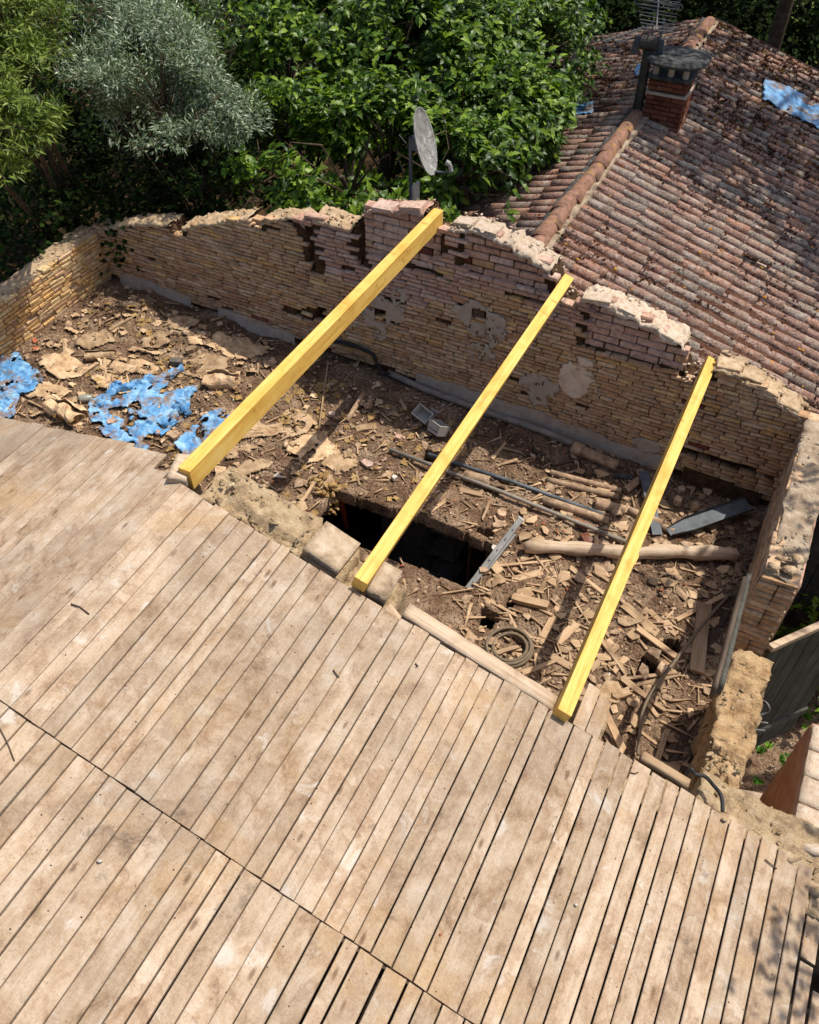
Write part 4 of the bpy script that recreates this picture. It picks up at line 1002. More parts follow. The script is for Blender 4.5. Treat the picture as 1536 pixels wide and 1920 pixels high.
for i, (px, py) in enumerate(((1428, 505), (1450, 628), (1310, 318), (1296, 312), (1338, 325), (1233, 448), (1212, 452), (1505, 660), (1168, 222))):
    p = on_roof(px, py); V, F = CHUNK[i % 6]; obj('lichen_patch', V * np.array([.07, .05, .03]) @ euler(0, .29, i) .T + p + [0, 0, .02] - nloc, F, M['lichen'], nh)
pts = [roof_pt(1, random.uniform(.1, 3.6), random.uniform(Y0, 12), random.uniform(.05, .12)) for _ in range(2600)]
strew('roof_grit', 'pale_chip', pts, rng.uniform(.006, .022, len(pts)), nh, .4, .5)

# ------------------------------------------------------------------ chimney
ch = empty('brick_chimney', (-2.23, 12.45, 3.9), 'square red brick chimney with pale band and dark slab cap on the tiled roof', 'chimney')
cl = np.array(ch.location); cx0, cx1, cy0, cy1 = -2.50, -1.97, 12.22, 12.70
mb = MB(); mb.box(((cx0 + cx1) / 2, (cy0 + cy1) / 2, 4.2), (cx1 - cx0 - .05, cy1 - cy0 - .05, 1.02)); mb.build('chimney_core', M['mortar'], ch)
bricks = []; z = 3.72; c = 0
while z < 4.66:
    h = .062; l = .235
    if not (4.455 < z + h / 2 < 4.50):
        off = (.5 if c % 2 else 0) * l
        x = cx0 - off
        while x < cx1:
            a, b = max(x, cx0), min(x + l, cx1)
            if b - a > .04:
                for yy in (cy0, cy1): bricks.append((((a + b) / 2, yy + (.04 if yy == cy0 else -.04), z + h / 2), b - a - .01, .08, h - .01, tilt(.006), 'brick_red'))
            x += l
        y = cy0 - l * .5 + off
        while y < cy1:
            a, b = max(y, cy0 + .08), min(y + l, cy1 - .08)
            if b - a > .04:
                for xx in (cx0, cx1): bricks.append(((xx + (.04 if xx == cx0 else -.04), (a + b) / 2, z + h / 2), b - a - .01, .08, h - .01, tilt(.006) @ Rz, 'brick_red'))
            y += l
    z += h; c += 1
lay_bricks(ch, bricks, 280)
mb = MB(); mb.box(((cx0 + cx1) / 2, (cy0 + cy1) / 2, 4.487), (cx1 - cx0 + .02, cy1 - cy0 + .02, .035)); mb.build('pale_band', M['plaster'], ch)
V, F = noisy_box((cx0 - .02, cy0 - .02, 4.665), (cx1 + .02, cy1 + .02, 4.715), .05, .012, 9, 3); obj('mortar_collar', V - cl, F, M['dark_cement'], ch)
for x in (cx0 + .06, (cx0 + cx1) / 2, cx1 - .07):
    for y in (cy0 + .05, cy1 - .05):
        V, F = hollow_vf((x, y, 4.70), (x + .002, y, 4.885), .042, .028, 10); obj('cap_post', V - cl, F, M['plaster'], ch)
V = []; F = []; n = 30
for i, (rr, z) in enumerate(((.2, 4.955), (.36, 4.95), (.40, 4.93), (.40, 4.90), (.36, 4.88), (.1, 4.88))):
    for k in range(n):
        t = 2 * math.pi * k / n; s = abs(math.cos(t)) ** 3 + abs(math.sin(t)) ** 3; q = rr / s ** .33 * (1 + .05 * fbm1(math.cos(t), math.sin(t), 0, 2, 2, 4)); V.append((-2.20 + q * math.cos(t), 12.36 + q * math.sin(t) * .95, z + .012 * fbm1(q * math.cos(t), q * math.sin(t), i, 5, 2, 4)))
for i in range(5):
    for k in range(n): F.append((i * n + k, i * n + (k + 1) % n, i * n + n + (k + 1) % n, i * n + n + k)[::-1])
F += [tuple(range(n)), tuple(range(5 * n, 6 * n))[::-1]]
obj('slab_cap', np.array(V) - cl, F, M['dark_cement'], ch)
V, F = noisy_box((-2.72, 11.98, 3.72), (-1.84, 12.8, 4.10), .06, .03, 5, 9, zt=lambda x, y: 4.12 - .30 * max(0, x + 2.5) + (0 if y > 12.2 else -.06)); obj('mortar_base', V - cl, F, M['dark_cement'], ch)
strew('base_lichen', 'lichen', [(random.uniform(-2.65, -2.1), random.uniform(11.97, 12.1), random.uniform(3.95, 4.1)) for _ in range(18)], rng.uniform(.02, .06, 18), ch, .4, .6)
# ------------------------------------------------------------------ flue, aerials, dish
fp = empty('flue_pipe', (-2.60, 12.30, 4.0), 'sooty metal flue pipe with T-shaped cowl standing left of the chimney', 'flue')
for nm, a, b, r in (('pipe', (-2.60, 12.30, 3.95), (-2.60, 12.30, 4.98), .062), ('pipe_collar', (-2.60, 12.30, 4.55), (-2.60, 12.30, 4.60), .07), ('upper_pipe', (-2.60, 12.30, 4.72), (-2.60, 12.30, 5.02), .078), ('cowl', (-2.71, 12.30, 5.06), (-2.49, 12.30, 5.06), .085)):
    V, F = hollow_vf(a, b, r, r - .012, 16) if nm != 'pipe' else tube_vf([a, b], r, 16); obj(nm, V - np.array(fp.location), F, M['sooty_metal'], fp, smooth=False)
for x in (-2.76, -2.44):
    mb = MB(); mb.box((x, 12.28, 5.02), (.10, .012, .24), euler(.1, .1 if x < -2.6 else -.1, .35 if x < -2.6 else -.35)); mb.build('wind_plate', M['zinc'], fp)
an = empty('tv_aerial', (-2.62, 12.75, 4.0), 'metal television aerial with many long horizontal rods above the chimney', 'aerial'); al = np.array(an.location)
A0, A1 = hit(1231, 56, (0, 0, 1), (0, 0, 5.30)), hit(1236, -14, (0, 0, 1), (0, 0, 5.42))
mb = MB(); mb.tube([(A0[0] + .02, A0[1] + .25, 3.9), (A0[0] + .02, A0[1] + .25, 5.36)], .016, 8); mb.build('mast', M['zinc'], an)
mb = MB(); mb.tube([A0, A1], .011, 6); mb.build('boom', M['aluminium'], an)
for k in range(11):
    t = k / 10; c = A0 + (A1 - A0) * t; L = .21 + .11 * t; o = np.array([1, -.08, -.02 if k % 2 else .02])
    mb = MB(); mb.tube([c - o * L, c + o * L], .0065, 6); mb.build('rod', M['aluminium'], an)
c = A0 + (A1 - A0) * .62; mb = MB(); pts = [(c[0] + .30 * sx, c[1], c[2] + .028 * sz + .02) for sx, sz in ((-1, -1), (-.5, -1), (0, -1), (.5, -1), (1, -1), (1.07, 0), (1, 1), (.5, 1), (0, 1), (-.5, 1), (-1, 1), (-1.07, 0))]
mb.tube(pts, .009, 6, closed=True); mb.build('folded_dipole', M['aluminium'], an)
a2 = empty('side_aerial', (-2.7, 12.5, 4.6), 'small fishbone aerial pointing left from the chimney mast', 'aerial')
B0, B1 = hit(1212, 50, (0, 0, 1), (0, 0, 5.22)), hit(1130, 78, (0, 0, 1), (0, 0, 5.06)); mb = MB(); mb.tube([B0, B1], .012, 6); mb.build('boom', M['aluminium'], a2)
dv = (B1 - B0) / np.linalg.norm(B1 - B0); sd = np.cross(dv, [0, 0, 1]); sd /= np.linalg.norm(sd)
for k in range(10):
    c = B0 + (B1 - B0) * (k + .5) / 10; mb = MB(); mb.tube([c - sd * .07, c + sd * .07], .0055, 6); mb.build('rod', M['aluminium'], a2)
mb = MB(); mb.tube([B0, B0 + [0.05, .12, .02], B0 + [.1, .2, -.4], B0 + [.1, .2, -1.1]], .012, 6); mb.build('bracket', M['zinc'], a2)

sd_ = empty('satellite_dish', (-3.83, 7.72, 4.3), 'weathered grey satellite dish on pole rising behind the brick wall', 'satellite dish'); dl_ = np.array(sd_.location)
nrm = Vector((.90, .20, .30)).normalized(); dc = hit(789, 268, (0, 1, 0), (0, 7.74, 0))
qx = Vector((0, 0, 1)).cross(nrm).normalized(); qy = nrm.cross(qx); DM = np.array([list(qx), list(qy), list(nrm)]).T
V = []; F = []; n = 36; rings = (0, .06, .12, .18, .235, .28, .305, .315)
for side in (0, 1):
    for r in rings:
        for k in range(n):
            t = 2 * math.pi * k / n; V.append((r * math.cos(t) * .94, r * math.sin(t) * 1.04, .55 * r * r - (.008 if side else 0) + (.006 if r > .31 else 0)))
m = len(rings)
for side in (0, 1):
    for i in range(m - 1):
        for k in range(n):
            f = (side * m * n + i * n + k, side * m * n + i * n + (k + 1) % n, side * m * n + (i + 1) * n + (k + 1) % n, side * m * n + (i + 1) * n + k); F.append(f if not side else f[::-1])
for k in range(n): F.append(((m - 1) * n + k, (m - 1) * n + (k + 1) % n, m * n + (m - 1) * n + (k + 1) % n, m * n + (m - 1) * n + k))
o = obj('reflector', np.array(V), F, M['dish_metal'], sd_, smooth=True); o.matrix_local = Matrix.Translation(dc - dl_) @ Matrix(DM).to_4x4()
mb = MB(); mb.tube([(-3.83, 7.72, 3.9), (-3.83, 7.72, 5.34)], .019, 10); mb.build('pole', M['zinc'], sd_)
mb = MB(); mb.box((-3.79, 7.73, 5.28), (.10, .07, .12)); mb.build('bracket', M['zinc'], sd_)
bot = dc + DM @ np.array([0, -.31, .06]); tip = hit(848, 322, (0, 1, 0), (0, 7.80, 0)); mb = MB(); mb.tube([bot, (bot + tip) / 2 + [0, 0, -.01], tip], .011, 8); mb.build('feed_arm', M['zinc'], sd_)
mb = MB(); mb.tube([tip + [-.01, 0, .0], tip + [-.03, 0, .07]], .022, 10); mb.tube([tip + [-.03, 0, .07], tip + [-.07, -.01, .09]], .028, 10); mb.build('feed_horn', M['grey_paint'], sd_)
mb = MB(); cc = [np.array((-3.83, 7.74, 5.2)), np.array((-4.0, 7.8, 5.3)), np.array((-4.03, 7.8, 5.1)), np.array((-3.95, 7.8, 4.9))]; mb.tube(cc, .006, 5); mb.build('dish_cable', M['black_cable'], sd_)
mb = MB(); mb.tube([dc + [0.02, .12, .0], dc + [.16, .25, .06], dc + [.2, .25, -.12], dc + [.16, .2, -.22]], .005, 5); mb.build('feed_cable', M['grey_cable'], sd_)
mb = MB(); V, F = noisy_box((-.01, -.07, 0), (.01, .07, .2), .03, .002, 5, 3); mb.add(V + np.array([-3.72, 7.62, 4.72]), F); tag(mb.build('mast_plate', M['white_plastic']), 'small white plate stub beside the satellite dish pole', 'plate')

# ------------------------------------------------------------------ blue tarpaulin
def tarp(name, outline, surf, h, label, amp=.03, torn=0.0, s=1, res=.022, folds=22.0, m='tarp', cat='tarpaulin', group=None):
    """crumpled sheet over the area of OUTLINE (points of the site plan x,y)"""
    o = np.array([p[:2] for p in outline]); lo, hi = o.min(0), o.max(0); nx, ny = max(4, int((hi[0] - lo[0]) / res)), max(4, int((hi[1] - lo[1]) / res))
    X, Y = np.meshgrid(np.linspace(lo[0], hi[0], nx), np.linspace(lo[1], hi[1], ny), indexing='ij'); P = np.stack([X.ravel(), Y.ravel(), 0 * X.ravel()], 1)
    w = P + fbm3(P, 2.5, 2, s) * .16; th = s * 1.3; A = np.stack([w[:, 0] * math.cos(th) + w[:, 1] * math.sin(th), -w[:, 0] * math.sin(th) + w[:, 1] * math.cos(th), 0 * w[:, 0]], 1)
    a = 1 - 2.2 * np.abs(fbm(A * [folds * .8, folds * .22, 1], 1, 2, s + 1)); b = 1 - 2.2 * np.abs(fbm(A[:, [1, 0, 2]] * [folds * 1.3, folds * .4, 1], 1, 2, s + 2)); e = fbm(P, 3.5, 2, s + 4)
    P[:, 2] = surf(P) + h + amp * (a * .55 + b * .35 + e * .9); F = grid_vf(nx, ny); c = P[F].mean(1)
    wob = .05 * np.stack([fbm(c * [1, 1, 0], 7, 3, s + 5), fbm(c * [1, 1, 0], 7, 3, s + 6)], 1)
    k = inside(c[:, 0] + wob[:, 0], c[:, 1] + wob[:, 1], o)
    if torn: k &= fbm(c * [1, 1, 0], 6.5, 3, s + 9) > -0.5 + torn
    F = F[k]; u = np.unique(F); mp_ = np.full(len(P), -1); mp_[u] = np.arange(len(u)); P = P[u]; F = mp_[F]
    q = obj(name, P, F, M[m], smooth=True); so = q.modifiers.new('thickness', 'SOLIDIFY'); so.thickness = .003; so.offset = 0
    return tag(q, label, cat, group)
def roofsurf(P): return NRZ - .085 - NS * np.abs(P[:, 0] - NRX)
tarp('blue_tarp', [on_roof(*q, left=True) for q in ((1040, 206), (1075, 201), (1112, 201), (1108, 219), (1070, 224), (1038, 226))], roofsurf, .13, 'small crumpled blue tarp strip left of the ridge beside the fig leaves', .04, 0, 3, .02)
tarp('blue_tarp', [on_roof(*q, left=True) for q in ((1192, 130), (1208, 126), (1212, 146), (1188, 148))], roofsurf, .13, 'scrap of blue tarp on roof just left of the flue pipe', .05, 0, 7, .02)
tarp('blue_tarp', [on_roof(*q) for q in ((1432, 160), (1458, 164), (1500, 180), (1540, 206), (1620, 262), (1620, 310), (1536, 250), (1490, 222), (1425, 190))], roofsurf, .13, 'large blue tarp spread over the far right roof slope', .05, 0, 13, .03, 9)
tarp('blue_tarp', [on_roof(*q) for q in ((1262, 98), (1284, 96), (1320, 126), (1318, 134), (1270, 112))], roofsurf, .12, 'scrap of blue tarp on the roof behind the chimney cap', .04, 0, 17, .02)

# ================================================================== VEGETATION
def fig_leaf():
    rows = [(0, .02, .02), (.2, .12, .11), (.38, .28, .29), (.48, .15, .16), (.64, .24, .25), (.82, .10, .11), (1.0, .0, .0)]
    V = []; F = []
    for x, a, b in rows:
        z = -.5 * x * x; V += [(x, 0, z), (x + .06 * (a > .3), a, z + .30 * a - .10 * x * a), (x + .06 * (b > .3), -b, z + .30 * b - .10 * x * b)]
    for i in range(len(rows) - 1):
        a = i * 3; F += [(a, a + 3, a + 4), (a, a + 4, a + 1), (a, a + 5, a + 3), (a, a + 2, a + 5)]
    return np.array(V), np.array(F)
def plain_leaf(w=.32, d=.25):
    V = [(0, 0, 0), (.3, w, -.03), (.3, -w, -.03), (.65, w * .8, -.12), (.65, -w * .8, -.12), (1, 0, -d), (.45, 0, -.09)]
    return np.array(V), np.array([(0, 6, 1), (0, 2, 6), (6, 3, 1), (6, 2, 4), (6, 5, 3), (6, 4, 5)])
def thin_leaf(): return np.array([(0, 0, 0), (.45, .10, .02), (1, 0, -.1), (.45, -.10, .02)]), np.array([(0, 3, 1), (1, 3, 2)])
FIG, PLAIN, THIN = fig_leaf(), plain_leaf(), thin_leaf()
def sphere_dirs(n):
    d = rng.normal(0, 1, (n, 3)); return d / np.linalg.norm(d, axis=1)[:, None]
def crown(blobs, per, tmpl, size, ncl, spread, hang=0.0, shell=.62, upw=.55, squash=.8, tip=0.0, cull=None):
    """leaf clusters spread through lumpy blobs: (centre, radius); ncl leaves to each shoot"""
    LS, LD, LU, LZ = [], [], [], []
    for c, rad in blobs:
        n = int(per * rad * rad); d = sphere_dirs(n); d = d[d[:, 2] > -.55] if hang < .2 else d; n = len(d)
        rr = rad * (shell + (1.08 - shell) * rng.random(n) ** .6) * (1 + .38 * fbm(d * 2.0 + np.array(c), 1.2, 3, int(abs(c[0]) * 31) % 97))
        p = np.array(c) + d * rr[:, None] * np.array([1, 1, squash]); ax = d * (1 - upw) + np.array([0, 0, upw]); ax /= np.linalg.norm(ax, axis=1)[:, None]
        if cull:
            k = fbm(p, cull[0], 3, 77) > cull[1]; p, d, ax = p[k], d[k], ax[k]; n = len(d)
        for _ in range(ncl):
            a = rng.normal(0, 1, (n, 3)); a -= ax * np.sum(a * ax, 1)[:, None]; a /= np.linalg.norm(a, axis=1)[:, None] + 1e-9
            el = rng.uniform(-.15, .95, n)[:, None] if ncl < 12 else rng.uniform(-.1, 1.2, n)[:, None]
            f = a * np.cos(el) + ax * np.sin(el) + np.array([0, 0, -hang]); LD.append(f); LU.append(ax + rng.normal(0, .25, (n, 3)))
            LS.append(p + f * .03 + ax * (tip * rng.uniform(-1, .3, (n, 1))) + rng.normal(0, spread, (n, 3))); LZ.append(size * rng.uniform(.6, 1.2, n))
    L, D, U, Sz = map(np.concatenate, (LS, LD, LU, LZ)); N = len(L); Rm = frames(D, U, rng.uniform(-.5, .5, N))
    return scatter([tmpl], np.zeros(N, int), Rm, Sz, L, rng.random(N))
def tree(name, base, blobs, label, cat, leafm, tmpl, size, per, ncl, spread=.02, group=None, tr=.09, hang=0.0, upw=.55, shell=.62, twig=True, squash=.8, tip=0.0, cull=None):
    root = empty(name, base, label, cat, group); b = np.array(base, float); bl = [(np.array(c), r) for c, r in blobs]
    top = np.mean([c for c, r in bl], 0); mid = b + (top - b) * .45; mid[:2] = b[:2] + (top[:2] - b[:2]) * .2
    mb = MB(); mb.tube([b, b + (mid - b) * .5 + rng.normal(0, .05, 3), mid], [tr, tr * .85, tr * .7], 9); mb.build('trunk', M['bark'], root, True)
    for c, r in bl:
        mb = MB(); k = (mid + c) / 2 + rng.normal(0, .12, 3); mb.tube([mid, k, c], [tr * .6, tr * .45, tr * .28], 7)
        if twig:
            for d in sphere_dirs(13):
                if d[2] < -.3: d[2] *= -1
                e = c + d * r * np.array([1, 1, squash]) * .95; h = c * .45 + e * .55 + rng.normal(0, .08, 3); mb.tube([k * .3 + c * .7, h, e], [tr * .2, tr * .13, .005], 5)
        mb.build('limb', M['bark'], root)
    V, F, r = crown(bl, per, tmpl, size, ncl, spread, hang, shell, upw, squash, tip, cull)
    obj('crown', V - b, F, M[leafm], root, r); return root
def fb(*L): return [(far(px, py, d), r) for px, py, d, r in L]
G = 'fig trees massed behind the brick wall'
fig = dict(leafm='fig_leaf', tmpl=FIG, size=.125, per=1500, ncl=7, spread=.02, group=G, cull=(1.7, .08), shell=.4, upw=.6)
tree('fig_tree', (-4.6, 9.0, 0), fb((640, 330, 10.7, .85), (735, 285, 11.4, .95), (560, 280, 11.6, .9)), 'lush fig tree directly left of the satellite dish, sprouting over the wall', 'fig tree', **fig)
tree('fig_tree', (-4.0, 10.2, 0), fb((850, 310, 10.9, .75), (905, 245, 12.0, .95), (985, 225, 12.4, .62)), 'fig tree spilling onto the left slope of the tiled roof', 'fig tree', **fig)
tree('fig_tree', (-5.5, 11.6, 0), fb((870, 130, 13.2, 1.2), (985, 110, 13.8, 1.0), (930, 30, 15.0, 1.3)), 'bright fig tree at the back above the blue tarp strip', 'fig tree', **fig)
tree('fig_tree', (-6.4, 11.2, 0), fb((720, 130, 13.3, 1.3), (640, 60, 14.6, 1.4), (800, 10, 15.2, 1.4)), 'tall fig tree filling the top middle of the picture behind others', 'fig tree', **fig)
tree('fig_tree', (-7.2, 10.2, 0), fb((540, 110, 13.6, 1.2), (470, 20, 15.2, 1.4), (505, 350, 11.2, .7)), 'shadier fig tree growing against the silvery shrub', 'fig tree', **fig)
tree('silver_tree', (-8.2, 9.6, 0), fb((300, 110, 11.6, .62), (380, 150, 11.3, .62), (230, 205, 11.2, .55), (330, 235, 10.9, .6), (415, 215, 11.0, .5), (300, 168, 10.8, .5), (250, 45, 12.4, .65), (160, 160, 11.8, .6), (360, 60, 12.4, .6)), 'silvery grey green narrow-leaved tree left of the figs', 'tree', 'silver_leaf', THIN, .075, 1700, 22, .026, tr=.04, upw=.35, tip=.12, shell=.3, cull=(2.4, .13))
tree('willow_tree', (-9.8, 8.4, 0), fb((0, 50, 10.8, .6), (45, 205, 10.2, .36), (10, 225, 10.0, .42), (-25, 310, 9.8, .34), (75, 225, 10.3, .2), (15, 130, 10.5, .4)), 'yellow green willow with fine drooping leaves at the left border', 'willow', 'willow_leaf', THIN, .10, 1000, 22, .026, tr=.08, upw=.35, hang=.1, tip=.12, shell=.5, cull=(2.4, .0))
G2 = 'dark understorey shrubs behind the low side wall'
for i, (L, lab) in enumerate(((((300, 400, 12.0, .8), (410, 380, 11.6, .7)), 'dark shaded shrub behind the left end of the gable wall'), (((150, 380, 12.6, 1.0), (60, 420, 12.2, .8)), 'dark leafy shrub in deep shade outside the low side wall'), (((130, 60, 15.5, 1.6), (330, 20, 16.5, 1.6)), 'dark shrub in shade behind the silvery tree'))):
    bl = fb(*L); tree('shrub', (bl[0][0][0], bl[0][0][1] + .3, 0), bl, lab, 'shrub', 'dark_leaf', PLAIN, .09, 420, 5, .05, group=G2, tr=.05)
def wood_tree(x, y, h, lean, r, lab, crowns, per=120, size=.11, cull=None):
    root = empty('woodland_tree', (x, y, 0), lab, 'tree', 'trees standing behind the tiled roof'); b = np.array((x, y, 0.0)); t = b + np.array([lean[0], lean[1], h])
    mb = MB(); mb.tube([b, b + (t - b) * .33 + rng.normal(0, .06, 3), b + (t - b) * .66 + rng.normal(0, .08, 3), t], [r, r * .85, r * .7, r * .4], 10); mb.build('trunk', M['bark'], root, True)
    for c, q in crowns:
        mb = MB(); mb.tube([b + (t - b) * .6, (t + np.array(c)) / 2, np.array(c)], [r * .4, r * .3, .02], 6); mb.build('limb', M['bark'], root)
    V, F, rr = crown([(np.array(c), q) for c, q in crowns], per, PLAIN, size, 5, .06, squash=.8, cull=cull); obj('crown', V - b, F, M['dark_leaf'], root, rr); return root
wood_tree(-1.6, 18.0, 12.5, (-.3, .4), .15, 'slim woodland trunk rising just right of the ridge end', [((-1.4, 17.4, 12.2), 1.4), ((-.2, 18, 11.3), 1.0)])
wood_tree(-.55, 17.7, 12.6, (.2, .3), .16, 'straight woodland trunk in the middle of the top right corner', [((.4, 16.6, 11.4), 1.1), ((1.7, 17.4, 11.6), 1.3)])
wood_tree(.15, 17.4, 12.4, (.9, .5), .17, 'leaning woodland trunk farthest right behind the tarp', [((1.9, 15.9, 10.4), 1.1), ((3.0, 17.0, 11.0), 1.4)])
wood_tree(-2.6, 19.5, 12.0, (-.2, .4), .15, 'woodland trunk standing behind the aerial', [((-2.6, 18.8, 12), 1.5)])
wood_tree(4.2, 13.0, 11.0, (-.1, .2), .2, 'woodland tree beyond the right slope of the roof shading the chimney', [((1.9, 13.9, 9.3), .75), ((3.2, 14.6, 9.5), 1.1), ((.7, 14.9, 9.5), .85), ((-.35, 14.2, 9.4), .85), ((.1, 15.6, 9.8), .8), ((1.5, 15.7, 9.8), 1.0), ((2.6, 12.9, 8.9), .7), ((-.9, 15.8, 10.0), .9), ((-1.4, 14.6, 9.6), .6), ((.5, 13.6, 9.2), .55)], 560, cull=(1.7, -.16))
wood_tree(4.6, 8.2, 8.6, (-.2, .1), .16, 'yard tree right of the eaves wall, shading its flat top', [((2.2, 7.5, 8.3), .62), ((1.75, 6.6, 8.0), .3), ((3.5, 8.0, 8.8), .9)], 260, .09, (2.4, -.02))
wood_tree(4.4, 4.0, 7.0, (-.2, .1), .14, 'yard tree beside the right corner of the plank roof', [((2.5, 3.62, 7.0), .36), ((2.85, 4.3, 7.0), .45), ((3.9, 3.6, 7.4), .8)], 300, .09, (2.4, -.05))
hedge = []
for i in range(34):
    a = -14 + i * .75; hedge.append(((a + random.uniform(-.5, .5), 20.5 + random.uniform(-1.0, 2.5) + (4.5 if a > -1.0 else 0), random.uniform(.8, 3.2)), random.uniform(.9, 1.7)))
for i in range(14): hedge.append(((-14 + random.uniform(-1, 3), 9 + i * .9, random.uniform(1.0, 3.0)), random.uniform(1.0, 1.6)))
for x, y, z, r in ((1.6, 19.5, 1.6, 1.2), (2.8, 18.6, 1.8, 1.3), (.6, 20.8, .9, .9), (3.6, 16.6, 1.8, 1.2), (-1.0, 21.5, 1.0, .9)): hedge.append(((x, y, z), r))
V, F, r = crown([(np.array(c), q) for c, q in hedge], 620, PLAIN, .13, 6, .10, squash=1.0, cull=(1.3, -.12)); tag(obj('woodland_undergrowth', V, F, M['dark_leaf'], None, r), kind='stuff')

# ================================================================== WHAT LIES ABOUT IN THE ATTIC
def place(o, c, fx, up=(0, 0, 1)):
    fx = np.array(fx, float); fx /= np.linalg.norm(fx); sy = np.cross(np.array(up, float), fx); sy /= np.linalg.norm(sy); uz = np.cross(fx, sy)
    o.matrix_world = Matrix(((fx[0], sy[0], uz[0], c[0]), (fx[1], sy[1], uz[1], c[1]), (fx[2], sy[2], uz[2], c[2]), (0, 0, 0, 1))); return o
def extrude(P, h, bev=.003):
    P = np.array(P, float); n = len(P); c = P.mean(0); Q = c + (P - c) * (1 - bev / (np.abs(P - c).max() + 1e-6))
    V = [(x, y, -h / 2) for x, y in P] + [(x, y, h / 2 - bev) for x, y in P] + [(x, y, h / 2) for x, y in Q]
    F = [tuple(range(n))[::-1], tuple(2 * n + k for k in range(n))]
    for k in range(n):
        j = (k + 1) % n; F += [(k, j, n + j, n + k), (n + k, n + j, 2 * n + j, 2 * n + k)]
    return np.array(V), F
def board_vf(L, w, t, s, jag=.02, taper=0.0):
    r = random.Random(s); P = []
    for k in range(5): P.append((-L / 2 + L * k / 4 + (r.uniform(-jag, jag) if k in (0, 4) else 0), -w / 2 * (1 - taper * k / 4) + r.uniform(-.003, .003)))
    P.append((L / 2 + r.uniform(-jag, jag), r.uniform(-.2, .2) * w))
    for k in range(5): P.append((L / 2 - L * k / 4 + (r.uniform(-jag, jag) if k in (0, 4) else 0), w / 2 * (1 - taper * (4 - k) / 4) + r.uniform(-.003, .003)))
    P.append((-L / 2 + r.uniform(-jag, jag), r.uniform(-.2, .2) * w)); V, F = extrude(P, t)
    V[:, 2] += r.uniform(-.012, .012) * (V[:, 0] / (L / 2)) ** 2; return V, F
SEED = [100]
def board(p, q, wpx, label, m='old_board', name='board', t=.02, lift=.012, la=0.0, lb=0.0, group=None, cat='board', jag=.02, taper=0.0, roll=0.0):
    SEED[0] += 1; a, b = fl(*p), fl(*q); a[2] = fz(a[0], a[1]) + lift + la; b[2] = fz(b[0], b[1]) + lift + lb
    L = np.linalg.norm(b - a); V, F = board_vf(L, wpx / 215.0, t, SEED[0], min(jag, L * .12), taper); o = obj(name, V, F, M[m])
    u = np.array([roll, 0, 1.0]); return tag(place(o, (a + b) / 2, b - a, u), label, cat, group)
GB = 'broken boards scattered over the attic floor'
